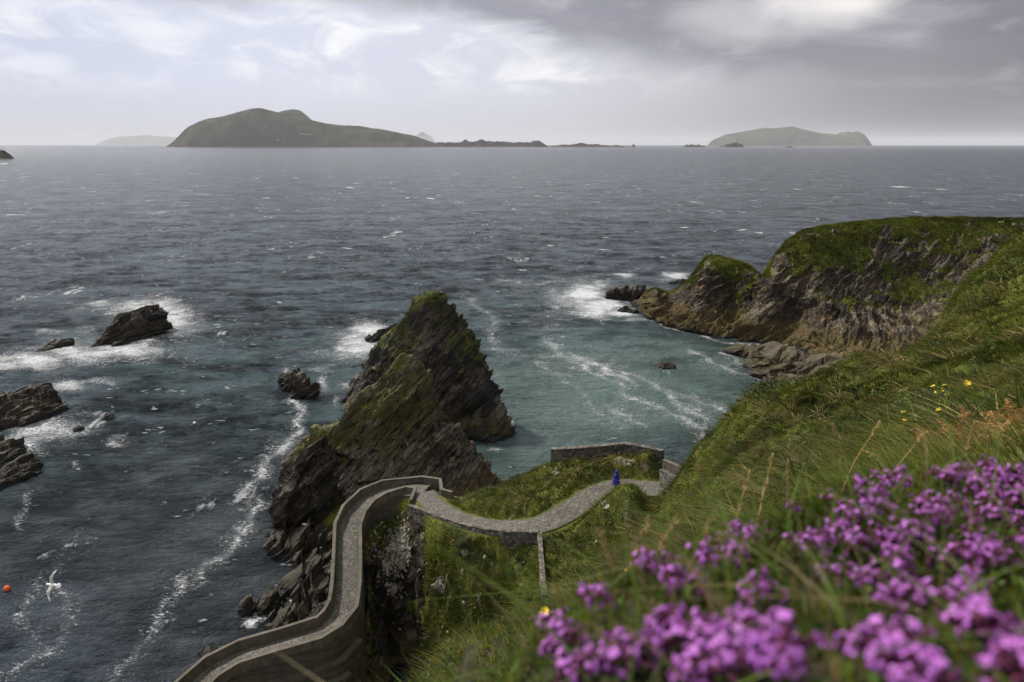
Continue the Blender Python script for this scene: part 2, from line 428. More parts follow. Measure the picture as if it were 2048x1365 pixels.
# ------------------------------------------------------------------ routes (path and ramp) in the world
UPPER = [U(1400, 985, z=23.0), U(1360, 978, z=22.3), U(1320, 978, z=21.6), U(1275, 974, z=21), U(1235, 974, z=20.5), U(1185, 992, z=20), U(1140, 1020, z=19.3), U(1085, 1047, z=18.6),
         U(1030, 1054, z=18.0), U(975, 1051, z=17.2), U(920, 1038, z=16.3), U(880, 1018, z=15.4), U(857, 998, z=14.8), U(845, 985, z=14.4)]
LOWER = [U(850, 982, z=14.4), U(805, 980, z=14.1), U(768, 987, z=13.8), U(735, 1003, z=13.3), U(710, 1030, z=12.8), U(697, 1062, z=12.3), U(696, 1130, z=11.4), U(694, 1180, z=10.6),
         U(688, 1222, z=10.0), U(668, 1250, z=9.5), U(640, 1270, z=9.1), U(560, 1294, z=8.4), U(480, 1318, z=7.7), U(425, 1348, z=7.2), U(380, 1390, z=6.8), U(330, 1450, z=6.4)]
UPc = crom(UPPER, 160); LOc = crom(LOWER, 220)
def poly_dist(X, Y, pl):
    """distance to polyline and z of nearest point"""
    best = np.full(X.shape, 1e9); zz = np.zeros(X.shape)
    for i in range(len(pl)-1):
        a, c = pl[i], pl[i+1]; dx, dy = c[0]-a[0], c[1]-a[1]; L = dx*dx+dy*dy+1e-9
        t = np.clip(((X-a[0])*dx+(Y-a[1])*dy)/L, 0, 1)
        d = np.hypot(X-a[0]-t*dx, Y-a[1]-t*dy); m = d < best
        best = np.where(m, d, best); zz = np.where(m, a[2]+t*(c[2]-a[2]), zz)
    return best, zz

# ------------------------------------------------------------------ hillside, bluff and knoll: heights from survey points
anc = []
def a(px, py, z=None, y=None): anc.append(U(px, py, z=z, y=y))
def w(x, y, z): anc.append(np.array([x, y, z]))
# right hill crest facing the cove, then falling behind it
for px, py, yy in [(1310, 1035, 48), (1345, 990, 47), (1385, 925, 46), (1440, 850, 44), (1500, 800, 43), (1560, 775, 43), (1630, 770, 43), (1700, 762, 45), (1780, 740, 47), (1850, 708, 48), (1880, 640, 50), (1920, 590, 52), (1985, 540, 54), (2048, 482, 55), (2200, 400, 55)]:
    a(px, py, y=yy)
    p = anc[-1]; w(p[0]+.5, p[1]+5, p[2]-(3.5 if px < 1400 else 9)); 
    if px > 1400: w(p[0]+1, p[1]+14, 8 if px < 1900 else 20)
for px, py, yy in [(1330, 1080, 40), (1400, 1000, 36), (1480, 900, 36), (1560, 850, 33), (1700, 830, 31), (1850, 790, 27), (1500, 1000, 24), (1600, 920, 20), (1750, 880, 18), (1900, 850, 14), (1960, 700, 38), (2048, 650, 40), (2048, 760, 24), (2048, 850, 11), (1950, 860, 9), (1800, 880, 9),
                   (1650, 950, 9), (1500, 1040, 10), (1400, 1100, 14), (1320, 1130, 20), (1230, 1130, 33), (2300, 700, 18), (2300, 500, 40), (2500, 850, 8), (1960, 560, 52), (1900, 680, 44)]:
    a(px, py, y=yy)
# near flank, left of the camera
for px, py, yy in [(1180, 1205, 26), (1130, 1255, 20), (1050, 1285, 15), (980, 1318, 12), (900, 1352, 11), (850, 1395, 10.5), (1000, 1365, 8), (1100, 1350, 6), (950, 1440, 7), (1250, 1260, 9), (820, 1480, 9)]:
    a(px, py, y=yy)
w(0, 0, 48.7); w(3, 2, 48.5); w(-2, 1, 47.8); w(-5, 0, 46); w(6, -3, 50.5); w(14, -2, 53); w(3, 5, 47.3); w(-3, 5, 43.2); w(-3.2, 7.5, 40.0); w(-8, 2, 43); w(-12, -4, 44); w(22, 4, 53); w(0, -8, 50); w(12, -10, 54)
w(-6, 9, 34); w(-5.5, 14, 28); w(-2, 20, 29); w(-12, 6, 35); w(-14, 12, 22); w(-9, 18, 18); w(-3, 28, 22); w(-14, 22, 8); w(-8, 28, 10); w(-20, 8, 25); w(-22, 18, 4); w(-30, 12, 8); w(-1, 33, 19)
# between wall and hill
for px, py, z in [(1120, 1090, 18.6), (1100, 1190, 19.5), (1170, 1080, 19.6), (1190, 1130, 21), (1180, 1020, 19.8), (1245, 1040, 21.5), (1285, 1050, 23)]: a(px, py, z=z)
# mound in the bend
for px, py, z in [(1240, 978, 22.5), (1270, 980, 22.4), (1212, 1000, 22.0), (1300, 1000, 21.8), (1255, 1006, 22.9)]: a(px, py, z=z)
# knoll behind path, carrying the stone wall
for px, py, z in [(1110, 925, 20.2), (1170, 925, 20.9), (1240, 917, 21.4), (1310, 925, 21.8), (1060, 945, 18.6), (1020, 975, 17.3), (960, 998, 15.8), (905, 1008, 14.6), (1150, 950, 20.3), (1210, 935, 21.2), (1200, 955, 20.6), (1100, 970, 18.9), (1040, 1010, 17.8), (1300, 950, 21.6), (1360, 950, 22.6), (1400, 940, 24)]: a(px, py, z=z)
for px, z, yy in [(1120, 12, 68), (1240, 12, 69), (1330, 13, 69), (1040, 9, 70), (960, 7, 71), (900, 6, 72), (1100, 0, 76), (1300, 0, 78), (950, -2, 80), (860, 5, 73), (820, 3, 75)]:
    w((px-1024)/FPX*(yy*cp+(H-z)*sp), yy, z)
# bluff below the parapet
for px, py, z in [(1062, 1100, 17.9), (1065, 1145, 18.2), (1072, 1192, 19.0), (1040, 1135, 15.9), (1040, 1185, 16.0), (1000, 1245, 12.5), (850, 1040, 12.9), (900, 1065, 13.2), (960, 1080, 14.2), (1020, 1088, 15.6), (1060, 1095, 16.6), (850, 1100, 10.8), (850, 1180, 7.6), (850, 1260, 4.6), (860, 1330, 2), (905, 1140, 11), (950, 1230, 9), (960, 1150, 12), (1050, 1235, 15.5),
                  (1000, 1290, 8.5), (920, 1310, 5), (810, 1020, 12.6), (785, 1045, 11.2), (775, 1085, 10), (800, 1120, 8.8), (810, 1170, 6.5), (815, 1230, 4)]: a(px, py, z=z)
for px, py, z in [(745, 1055, 11.0), (742, 1085, 10.7), (740, 1120, 10.2), (740, 1175, 9.0), (742, 1215, 7.6), (762, 1250, 2.0), (770, 1300, .6), (780, 1340, 0), (745, 1300, 0), (720, 1340, -.5), (640, 1400, -1), (830, 1370, .6), (770, 1010, 10)]: a(px, py, z=z)
# under the ramp and out to sea
for px, py, z in [(690, 1000, 3), (650, 1050, 2), (690, 1120, 4), (690, 1200, 4), (660, 1120, 1.2), (650, 1200, 1.5), (640, 1280, .5), (560, 1330, -1), (600, 1150, -2.5), (560, 1250, -2.5), (450, 1330, -2.5), (760, 960, 3), (840, 950, 2), (500, 1100, -4), (600, 1000, -4), (380, 1250, -4), (900, 960, -2)]: a(px, py, z=z)
anc = np.array(anc)
def rbf_fit(P, c, lam=0.02):
    D = np.sqrt((P[:, None, 0]-P[None, :, 0])**2+(P[:, None, 1]-P[None, :, 1])**2+c*c)
    n = len(P); M = np.zeros((n+1, n+1)); M[:n, :n] = D+0; M[np.arange(n), np.arange(n)] -= lam; M[:n, n] = 1; M[n, :n] = 1
    return np.linalg.solve(M, np.r_[P[:, 2], 0])
def rbf_eval(P, wgt, c, X, Y):
    sh = X.shape; X = X.ravel(); Y = Y.ravel(); o = np.full(X.shape, wgt[-1])
    for i in range(len(P)): o += wgt[i]*np.sqrt((X-P[i, 0])**2+(Y-P[i, 1])**2+c*c)
    return o.reshape(sh)
_w = rbf_fit(anc, .8)
def land_h(X, Y, detail=True):
    Z = rbf_eval(anc, _w, .8, X, Y)
    sh = X.shape; r = np.hypot(X, Y)
    P = np.stack([X.ravel(), Y.ravel(), Z.ravel()], 1)
    if detail:
        k = np.clip(r/25, .12, 1)
        Z = Z+k*((.55+.5*sst(X.ravel(), 12, 22)*sst(Y.ravel(), 12, 25)).reshape(sh)*fbm(P*np.array([.22, .22, .1]), 3).reshape(sh)+.27*fbm(P*np.array([.8, .8, .5])+9, 3).reshape(sh))
        Z = Z+np.clip(r/12, 0, 1)*.07*perlin(P*2.6+3).reshape(sh)
    d, zz = poly_dist(X, Y, UPc[::3])
    s = sst(d, 1.55, 2.9); Z = zz*(1-s)+Z*s - .10*(1-s)
    d, zz = poly_dist(X, Y, LOc[::4])
    s = sst(d, 1.3, 2.1); Z = np.minimum(Z, (zz-.6)*(1-s)+Z*s)
    return Z
# ------------------------------------------------------------------ hillside mesh (fan of rings round a point behind the camera)
def brush(px, py, L):
    r = np.zeros(px.shape)
    for (x0, y0, rx, ry, s) in L: r = np.maximum(r, s*np.exp(-(((px-x0)/rx)**2+((py-y0)/ry)**2)))
    return r
OX, OY = 2.0, -6.0
rr = [3.0]
while rr[-1] < 100: rr.append(rr[-1]+min(.17, max(.03, .0055*rr[-1])))
rr = np.array(rr); th = np.radians(np.linspace(-52, 62, 760))
RR, TH = np.meshgrid(rr, th, indexing='ij')
LX = OX+RR*np.sin(TH); LY = OY+RR*np.cos(TH); LZ = land_h(LX, LY)
G = np.stack([LX, LY, LZ], -1)
N = grid_normals(G); N *= np.sign(N[..., 2:3]+1e-9)
rock = sst(N[..., 2], .42, .18)
# fracture the steep faces along the beds
bn = np.array([-.7, -.3, .6]); bn /= np.linalg.norm(bn)
def bedded(P, bn, freq=1.0, seed=0.0):
    """saw-tooth ledges along the beds, in [-1,1]"""
    s = P@bn; wv = fbm(P*.10*freq+seed, 3)*1.0
    q = s*freq*.9+wv; saw = (q-np.floor(q)); a_ = saw**2.2
    q2 = s*freq*2.7+fbm(P*.22*freq+seed+5, 2)*1.1; a2 = (q2-np.floor(q2))**1.6
    an = P-np.outer(s, bn)*1.0
    n_ = perlin(an*.33*freq+np.outer(s, bn)*1.6*freq+seed)
    t1 = np.cross(bn, [0.2, 1, 0.1]); t1 /= np.linalg.norm(t1); t2 = np.cross(bn, t1)
    wq = fbm(P*.5*freq+seed+13, 2)*.35; blk_ = 0
    for k_, (fa, fb, am) in enumerate([(.28, .75, .95), (.75, 1.9, .40)]):
        c3 = np.stack([P@t1*fa*freq+wq+k_*7, P@t2*fa*freq+wq*1.3, s*fb*freq+wq*.8], 1); ci = np.floor(c3); ci[:, 0] = np.floor(c3[:, 0]+.5*(ci[:, 2] % 2))
        hh = np.sin(ci@np.array([12.9898, 78.233, 37.719])+seed)*43758.5453; blk_ = blk_+am*((hh-np.floor(hh))-.5)
    return (a_-.4)*.9*(.5+1.0*sst(n_, -.3, .4))+(a2-.4)*.3+n_*.7+.22*fbm(P*.8*freq+seed+2, 3)+blk_*1.25
Pf = G.reshape(-1, 3)
disp = np.zeros(len(Pf)); mk = rock.ravel() > .02
disp[mk] = bedded(Pf[mk], bn, 1.0)*.42*rock.ravel()[mk]
G = G+N*disp.reshape(LX.shape)[..., None]
px_, py_ = proj(G)
lich = brush(px_, py_, [(800, 1100, 32, 60, 1.0), (775, 1130, 22, 60, .8), (790, 1180, 30, 30, .75), (1112, 945, 14, 9, .9), (1090, 930, 9, 9, .8), (860, 1020, 8, 10, .6), (960, 1195, 9, 16, .8),
                        (882, 1170, 18, 26, .95), (930, 1105, 8, 9, .8), (985, 1130, 6, 9, .75), (845, 1070, 6, 12, .7), (855, 1085, 5, 10, .7), (1256, 925, 20, 11, .9), (905, 1125, 12, 8, .6), (845, 1200, 8, 8, .6), (1212, 1012, 9, 10, .9), (1310, 1025, 8, 8, .6), (900, 1280, 9, 9, .7), (935, 1285, 10, 8, .7), (828, 1250, 7, 18, .6)])
bluff = sst(px_, 835, 860)*sst(px_, 1100, 1085)*sst(py_, 1030, 1050)*sst(LY, 44, 46)
rock = rock*(1-.75*bluff)
rk = np.clip(rock*1.05+brush(px_, py_, [(797, 1115, 36, 62, .95), (775, 1210, 34, 80, 1.0), (800, 1300, 50, 70, 1.0), (760, 1330, 60, 60, 1.0), (1240, 925, 26, 18, .8), (1290, 935, 30, 12, .7), (1212, 1012, 12, 14, .7), (885, 1170, 18, 22, .5)]), 0, 1)*1.0
hl = mesh_np('hillside', G.reshape(-1, 3), gridF(*LX.shape)[:, ::-1], M_land, attrs={'rock': rk.ravel()*.75, 'lichen': lich.ravel()})
tag(hl, 'grassy coastal hillside with a bluff and gully falling to the sea', kind='structure')

# ------------------------------------------------------------------ headland
def HC(base, ledge, mid, edge, crest, y0, y1):
    rows = [base, ledge, mid, edge, crest]; f = [0, .13, .36, .62, 1.0]; P = []
    for (p, q) in zip(rows, f): P.append(U(p[0], p[1], y=y0+(y1-y0)*q))
    dep = P[0].copy(); dep[2] = -4; dep[1] -= 2.5
    c = P[-1]; back = c+np.array([3, 14, -3.0]); back2 = c+np.array([6, 26, 0]); back2[2] = -4
    return np.array([dep]+P+[back, back2])
def y0z(py): d = ray(1024, py); return -H/d[2]*d[1]
HCs = [HC((1262, 607), (1264, 603), (1266, 600), (1268, 598), (1272, 594), y0z(607), y0z(607)+5),
       HC((1300, 640), (1302, 628), (1303, 606), (1305, 592), (1308, 574), y0z(640), 209),
       HC((1345, 656), (1348, 640), (1343, 616), (1342, 600), (1342, 580), y0z(656), 207),
       HC((1380, 665), (1378, 646), (1378, 612), (1380, 585), (1384, 556), y0z(665), 205),
       HC((1410, 672), (1408, 650), (1408, 605), (1412, 560), (1417, 515), y0z(672), 204),
       HC((1455, 680), (1455, 654), (1462, 628), (1468, 596), (1460, 518), y0z(680), 203),
       HC((1495, 685), (1492, 656), (1500, 630), (1500, 602), (1500, 531), y0z(685), 198),
       HC((1530, 688), (1530, 658), (1532, 618), (1532, 585), (1534, 549), y0z(688), 193),
       HC((1565, 692), (1565, 660), (1560, 610), (1553, 560), (1566, 505), y0z(692), 198),
       HC((1600, 702), (1600, 667), (1600, 612), (1598, 548), (1604, 470), y0z(702), 205),
       HC((1650, 735), (1648, 680), (1650, 620), (1655, 560), (1655, 457), 153, 210),
       HC((1720, 760), (1720, 692), (1722, 632), (1725, 575), (1720, 450), 146, 215),
       HC((1800, 750), (1800, 690), (1802, 640), (1805, 592), (1800, 444), 146, 218),
       HC((1900, 720), (1900, 672), (1905, 632), (1905, 575), (1900, 441), 148, 220),
       HC((2000, 680), (2000, 630), (2010, 590), (2015, 535), (2000, 440), 150, 220),
       HC((2120, 640), (2120, 600), (2120, 560), (2120, 515), (2120, 440), 150, 220),
       HC((2300, 620), (2300, 590), (2300, 550), (2300, 510), (2300, 440), 150, 220),
       HC((2600, 620), (2600, 590), (2600, 550), (2600, 510), (2600, 440), 150, 220)]
nu, nv = 900, 300
HG = crom(np.array(HCs), nu); HG = crom(np.swapaxes(HG, 0, 1), nv)      # rows (bottom..back) x columns
N = grid_normals(HG); N *= np.where((N[..., 2:3]+N[..., 1:2]*-.3) < 0, -1, 1)
rowp = np.linspace(0, 7, nv)[:, None]+0*HG[..., 0]                           # 1 water,2 ledge,3 mid,4 edge,5 crest
P = HG.reshape(-1, 3)
nz = fbm(P*.07, 4).reshape(rowp.shape)
nz2 = fbm(P*.3+4, 3).reshape(rowp.shape)
rockm = sst(rowp+nz*1.6+nz2*.8, 4.62, 4.1)
hpx, hpy = proj(HG)
rockm = np.maximum(rockm, brush(hpx, hpy, [(1945, 545, 60, 22, 1.0), (1975, 520, 40, 14, .9), (1560, 525, 22, 40, 1.0), (1585, 560, 30, 20, .8), (1415, 530, 12, 40, .8), (1880, 590, 60, 12, .8)]))
rockm = np.maximum(rockm, sst(hpx, 1410, 1365)*sst(rowp, 5.6, 4.9))
rockm = np.where(rowp > 5.3, sst(rowp, 5.5, 6.5), rockm)
bn = np.array([-.55, .15, .82]); bn /= np.linalg.norm(bn)
d1 = bedded(P, bn, .38, 3).reshape(rowp.shape); d2 = bedded(P, bn, 1.1, 8).reshape(rowp.shape)
gul = fbm(P*np.array([.10, .03, .02])+21, 3).reshape(rowp.shape)
edgek = sst(hpx, 1250, 1330)
dsp = rockm*(d1*1.35+d2*.22)*(.35+.65*edgek)+(1-rockm)*(.35*nz2+.25*fbm(P*1.1, 3).reshape(rowp.shape))+gul*1.6*sst(rowp, 1.0, 2.5)*sst(rowp, 4.9, 4.2)*edgek
HG = HG+N*dsp[..., None]; HG[..., 2] -= 1.3*sst(rowp, 3.5, 4.8)
hl2 = mesh_np('headland', HG.reshape(-1, 3), gridF(nv, nu), M_head, attrs={'rock': (rockm*.9).ravel(), 'lichen': np.zeros(rowp.size)})
tag(hl2, 'grass-topped rocky headland enclosing the cove', kind='structure')

# ------------------------------------------------------------------ sea
rs = [30.0]
while rs[-1] < 130000:
    r = rs[-1]; rs.append(r+max(.32, min(.0058*r, .0058*r) if r < 500 else .0095*r if r < 4000 else .03*r))
rs = np.array(rs); th = np.radians(np.linspace(-50, 50, 900)); SR, ST = np.meshgrid(rs, th, indexing='ij')
SX = SR*np.sin(ST); SY = SR*np.cos(ST); P = np.stack([SX.ravel(), SY.ravel(), 0*SX.ravel()], 1)
fade = np.clip(1-SR/900, 0, 1).ravel()
near = sst(SR, 45, 160).ravel()*.75+.25
wz = .55*perlin(P*np.array([.055, .13, 1]))+.34*perlin(P@np.array([[.16, .06, 0], [-.05, .30, 0], [0, 0, 1]])+5)+.16*perlin(P*np.array([.45, .8, 1])+11)+.07*perlin(P*np.array([1.1, 1.7, 1])+17)
wz = 1.35*(wz+.18*np.abs(wz))*fade
spx, spy = proj(np.stack([SX, SY, 0*SX], -1)); fx, fy = spx.ravel(), spy.ravel()
calm = brush(fx, fy, [(1230, 800, 260, 130, .7), (1100, 900, 150, 80, .7), (350, 1150, 300, 220, .35)])
wz *= (1-calm)*near
wob = fbm(P*np.array([.045, .09, 1])+31, 4)*26; wob2 = fbm(P*np.array([.045, .09, 1])+61, 4)*22
sc = np.clip((fy-500)/400, .25, 1.3)
bx = fx+wob*sc; by = fy+wob2*sc*.6
foam = brush(bx, by, [
    (300, 620, 95, 30, 1.0), (350, 640, 60, 42, .9), (250, 700, 100, 26, 1.0), (160, 708, 120, 24, .9), (60, 722, 100, 22, .92), (10, 728, 60, 18, .85), (210, 610, 80, 14, .7), (100, 665, 50, 8, .55), (130, 690, 50, 14, .8), (180, 665, 40, 14, .5),
    (130, 770, 50, 16, .95), (180, 760, 45, 8, .7), (225, 765, 20, 5, .6), (70, 850, 90, 44, .85), (120, 862, 80, 28, .75), (40, 885, 60, 26, .9), (130, 840, 40, 14, .5), (180, 830, 50, 8, .5), (235, 880, 28, 10, .62), (250, 870, 40, 6, .4), (150, 930, 12, 18, .5), (40, 840, 60, 8, .7), (90, 905, 30, 16, .5), (150, 860, 60, 12, .5),
    (735, 662, 50, 20, 1.1), (715, 688, 66, 32, .95), (690, 710, 50, 12, .7), (640, 735, 45, 12, .45), (690, 775, 25, 14, .6), (680, 800, 14, 14, .6), (570, 745, 14, 12, .7), (645, 770, 12, 28, .75), (560, 760, 8, 10, .5), (640, 700, 60, 16, .42),
    (1170, 590, 52, 28, 1.1), (1200, 615, 66, 28, 1.05), (1130, 600, 60, 34, .7), (1245, 625, 42, 14, .95), (1150, 605, 50, 30, .6), (1265, 640, 30, 8, .7), (1100, 640, 70, 30, .42), (1245, 550, 28, 5, .95), (1350, 552, 34, 9, .9), (1330, 560, 26, 6, .6), (1200, 570, 30, 10, .7),
    (1000, 700, 50, 5, .62), (1090, 710, 90, 7, .58), (990, 660, 14, 16, .5), (1050, 640, 30, 10, .4), (1160, 725, 50, 6, .55), (1250, 735, 40, 6, .5), (1120, 670, 60, 8, .42), (1190, 690, 60, 8, .4), (1300, 690, 60, 6, .36),
    (1017, 850, 7, 30, .75), (1010, 870, 18, 7, .85), (985, 900, 26, 8, .75), (970, 880, 20, 5, .6),
    (480, 1255, 1, 1, 0), (490, 1240, 22, 14, 1.0), (500, 1215, 12, 22, .8), (520, 1230, 18, 8, .7), (575, 1200, 14, 14, .9), (585, 1175, 12, 14, .7), (600, 1165, 10, 10, .6), (545, 1165, 16, 6, .5), (490, 1195, 10, 10, .5)])
def streak(pts, wd, s):
    """foam line through photo pixels"""
    global foam
    pl = np.array([(p[0], p[1], 0) for p in pts], float)
    d, _ = poly_dist(bx, by, pl)
    foam = np.maximum(foam, np.maximum(s*.92*np.exp(-(d/wd)**2), s*.62*np.exp(-(d/(wd*2.6))**2)))
streak([(592, 800), (610, 830), (600, 860), (570, 885), (540, 905), (525, 935)], 8, .85)
streak([(590, 800), (598, 830), (605, 850)], 10, .62)
streak([(640, 880), (600, 920), (575, 960), (545, 990)], 6, .45)
streak([(530, 910), (510, 950), (495, 985)], 8, .75)
streak([(500, 1000), (488, 1035), (462, 1070), (440, 1100), (400, 1120), (380, 1145)], 11, .72)
streak([(435, 1095), (415, 1115), (385, 1130)], 14, .60)
streak([(350, 1150), (325, 1200), (305, 1260), (275, 1310), (240, 1350), (200, 1400)], 14, .50)
streak([(170, 1085), (120, 1120), (80, 1180), (50, 1240), (60, 1290)], 24, .40)
streak([(140, 1180), (140, 1250), (90, 1300), (30, 1340), (-20, 1360)], 16, .52)
streak([(40, 990), (50, 1020), (60, 1050)], 9, .45)
streak([(610, 960), (560, 1000), (545, 1030), (575, 1050)], 6, .42)
streak([(1090, 680), (1140, 720), (1200, 750), (1250, 790), (1330, 820), (1400, 860), (1420, 880)], 8, .66)
streak([(1250, 740), (1300, 770), (1380, 790), (1450, 820), (1480, 835)], 6, .68)
streak([(1150, 715), (1210, 735), (1250, 760)], 11, .74)
streak([(1340, 790), (1370, 815), (1400, 830)], 13, .70)
streak([(1380, 700), (1440, 730), (1500, 750), (1560, 775)], 6, .66)
streak([(1230, 820), (1260, 835), (1290, 850)], 8, .62)
streak([(1080, 730), (1160, 790), (1240, 850)], 12, .48)
streak([(1300, 640), (1350, 660), (1400, 670), (1450, 683), (1500, 689), (1560, 694), (1600, 704)], 2.2, .8)
streak([(1445, 706), (1500, 728), (1540, 745), (1575, 770)], 3.5, .75)
streak([(930, 590), (985, 640), (975, 680), (1000, 700)], 9, .55)
streak([(1000, 560), (1060, 570), (1140, 560), (1200, 550)], 7, .5)
caps = np.zeros_like(foam)
R_ = random.Random(5)
CP = [(1800, 374, 30, 1.4), (1880, 379, 22, 1.1), (1390, 405, 24, 1.4), (700, 376, 16, 1.0), (695, 496, 18, 1.6), (540, 435, 18, 1.2), (480, 525, 14, 1.3), (560, 605, 8, 2), (860, 397, 20, 1.0), (1045, 540, 12, 1.5), (1210, 500, 18, 1.4), (1485, 460, 18, 1.2), (1370, 455, 16, 1.3), (8, 328, 12, 1.6)]
far = (fy < 640)
for (x0, y0, rx, ry) in CP:
    m = far & (np.abs(fy-y0) < ry*3)
    sl = R_.uniform(-.12, .12)
    caps[m] = np.maximum(caps[m], np.exp(-(((fx[m]-x0)/rx)**2+((fy[m]-y0-sl*(fx[m]-x0)+wob[m]*.04)/ry)**2)))
# the colour of the water itself: deep slate blue, green over sand in the cove, brown over weed close in
wcol = np.zeros((len(fx), 3)); wcol[:] = (.038, .056, .078)
def tint(L, c):
    global wcol
    k = np.clip(brush(fx+wob*2.0*sc, fy+wob2*1.2*sc, L), 0, 1)[:, None]; wcol = wcol*(1-k)+np.array(c)*k
tint([(500, 720, 650, 260, .85), (250, 820, 400, 250, .65)], (.038, .086, .082))
tint([(1180, 790, 330, 150, .95), (1350, 760, 260, 130, .95), (1050, 880, 160, 100, .8)], (.135, .220, .178))
tint([(1150, 640, 190, 60, .55)], (.055, .12, .115))
tint([(1560, 690, 80, 18, .9), (1430, 700, 60, 14, .5)], (.03, .062, .035))
tint([(300, 1000, 400, 130, .6)], (.026, .036, .026))
tint([(500, 1230, 330, 190, .85), (650, 1050, 200, 140, .7), (60, 1100, 200, 90, .55), (400, 920, 90, 40, .35), (330, 935, 80, 18, .5)], (.036, .037, .026))
tint([(230, 690, 120, 26, .5), (60, 860, 120, 70, .35), (700, 690, 60, 25, .5), (1180, 610, 90, 30, .6)], (.08, .15, .15))
tint([(1320, 728, 26, 10, .9), (1360, 724, 60, 8, .4)], (.02, .03, .028))
wz = wz*(1-np.clip(foam, 0, .5))
P[:, 2] = wz
sea = mesh_np('sea', P, gridF(*SX.shape)[:, ::-1], M_sea, attrs={'foam': foam, 'cap': caps, 'water': wcol, 'calm': np.clip(calm*1.35, 0, 1)})
tag(sea, 'windblown grey-blue sea', kind='structure')
# ------------------------------------------------------------------ rocks and stacks
def contour_rock(name, levels, mat, bn, label, cat, group=None, na=420, nl=200, amp=1.0, freq=1.0, seed=0, moss=None, sq=2.4, tag_it=True, saw=0.0, sawf=.6):
    """levels from the seabed up: (left point, right point, half thickness)"""
    L = []
    for (a_, c_, t) in levels: L.append(np.r_[a_, c_, t])
    L = crom(np.array(L), nl)
    al = np.linspace(0, 2*math.pi, na, endpoint=False)
    ca, sa = np.cos(al), np.sin(al)
    ux = np.sign(ca)*np.abs(ca)**(2/sq); uy = np.sign(sa)*np.abs(sa)**(2/sq)
    A_, C_, t = L[:, :3], L[:, 3:6], np.maximum(L[:, 6], .02)
    mid = (A_+C_)/2; hf = (C_-A_)/2
    perp = np.stack([-hf[:, 1], hf[:, 0], 0*hf[:, 0]], 1); perp /= np.linalg.norm(perp, axis=1, keepdims=True)+1e-9
    G = mid[:, None]+hf[:, None]*ux[None, :, None]+perp[:, None]*(uy[None, :, None]*t[:, None, None])
    E_ = np.concatenate([G[:, -1:], G, G[:, :1]], 1); N = grid_normals(E_)[:, 1:-1]
    cen = mid[:, None]*1.0; s = np.sign(((G-cen)*N)[..., :2].sum(-1, keepdims=True).mean()); N = N*s
    P = G.reshape(-1, 3); bn_ = np.array(bn)/np.linalg.norm(bn)
    size = np.linalg.norm(hf[nl//3])
    fr = freq
    d = bedded(P, bn_, .42*fr, seed)*1.25+bedded(P, bn_, 1.5*fr, seed+7)*.24+fbm(P*.12*fr+seed, 3)*1.6
    d = d.reshape(G.shape[:2])
    topk = np.clip(np.linspace(1, 0, nl)*3.5, .25, 1)[:, None]
    G2 = G+N*(d*amp*topk)[..., None]
    at = {}
    if moss is not None:
        N2 = grid_normals(G2); N2 = N2*np.sign((N2*N).sum(-1, keepdims=True)); nz = .45*N[..., 2]+.55*N2[..., 2]; z = G2[..., 2]
        nf_ = fbm(G2.reshape(-1, 3)*.7+5, 4).reshape(z.shape)
        at['moss'] = (sst(z, moss[0], moss[1])*(.0+.98*sst(nz, .12, .62)+.45*nf_)+moss[2]*fbm(P*.16+3, 3).reshape(z.shape)*sst(z, moss[0], moss[0]+2)).ravel()
    if saw:
        Pq = G2.reshape(-1, 3); s_ = Pq@bn_; q = s_*sawf+fbm(Pq*.2*fr+seed+3, 2)*.8; cr = q-np.floor(q); cid = perlin(np.stack([np.floor(q)*7.3+seed, 0*q+.5, 0*q+.3], 1))
        kz = 1-saw*(cr**1.5*.8+np.abs(cid)*1.3); G2[..., 2] = np.where(G2[..., 2] > 0, G2[..., 2]*kz.reshape(G2.shape[:2]), G2[..., 2])
    G2[-1] = G2[-1].mean(0)
    V = G2.reshape(-1, 3); F = gridF(nl, na, True)
    if s < 0: F = F[:, ::-1]
    o = mesh_np(name, V, F, mat, attrs=at)
    if tag_it: tag(o, label, cat, group)
    return o, G2
def Lv(pxl, pyl, yl, pxr, pyr, yr, t): return (U(pxl, pyl, y=yl), U(pxr, pyr, y=yr), t)
def deep(lv, dz=-3.5, k=1.06):
    a_, c_, t = lv; m = (a_+c_)/2; a2 = m+(a_-m)*k; c2 = m+(c_-m)*k; a2[2] = dz; c2[2] = dz; return (a2, c2, t*k)
lv = [Lv(550, 1010, 85.5, 1000, 962, 95, 7.0), Lv(560, 945, 87, 987, 935, 96, 6.2), Lv(606, 893, 89, 955, 893, 97, 5.4), Lv(663, 853, 90.5, 920, 846, 97, 4.5), Lv(703, 808, 92, 882, 800, 97.5, 3.5), Lv(744, 765, 94, 862, 757, 97.5, 2.3), Lv(778, 728, 95.5, 842, 730, 97.5, 1.2), Lv(803, 703, 96.5, 822, 704, 97.2, .35)]
b0 = (U(548, 1045, z=0.0), U(1004, 978, z=0.0), 7.4)
near_stack, NG = contour_rock('sea_stack', [deep(b0), b0]+lv, M_near, BN, 'nearer pyramid-shaped slate sea stack, just beyond the bend of the walled ramp', 'sea stack', amp=.62, nl=340, na=760, seed=1.3, moss=(5.5, 12, .7), sq=1.55, saw=.03, sawf=.35)
b0 = (U(690, 812, z=0.0), U(1022, 868, z=0.0), 8.5)
lv = [Lv(716, 772, 126, 1006, 812, 115, 7.4), Lv(745, 722, 126, 990, 758, 117, 6.0), Lv(766, 690, 125.5, 964, 704, 119, 4.8), Lv(790, 655, 125, 948, 666, 121, 3.8), Lv(815, 625, 125, 927, 634, 122, 2.8), Lv(838, 597, 124.5, 902, 607, 123, 1.8), Lv(855, 583, 124, 888, 590, 123.3, .7), Lv(860, 580, 124, 874, 582, 123.5, .2)]
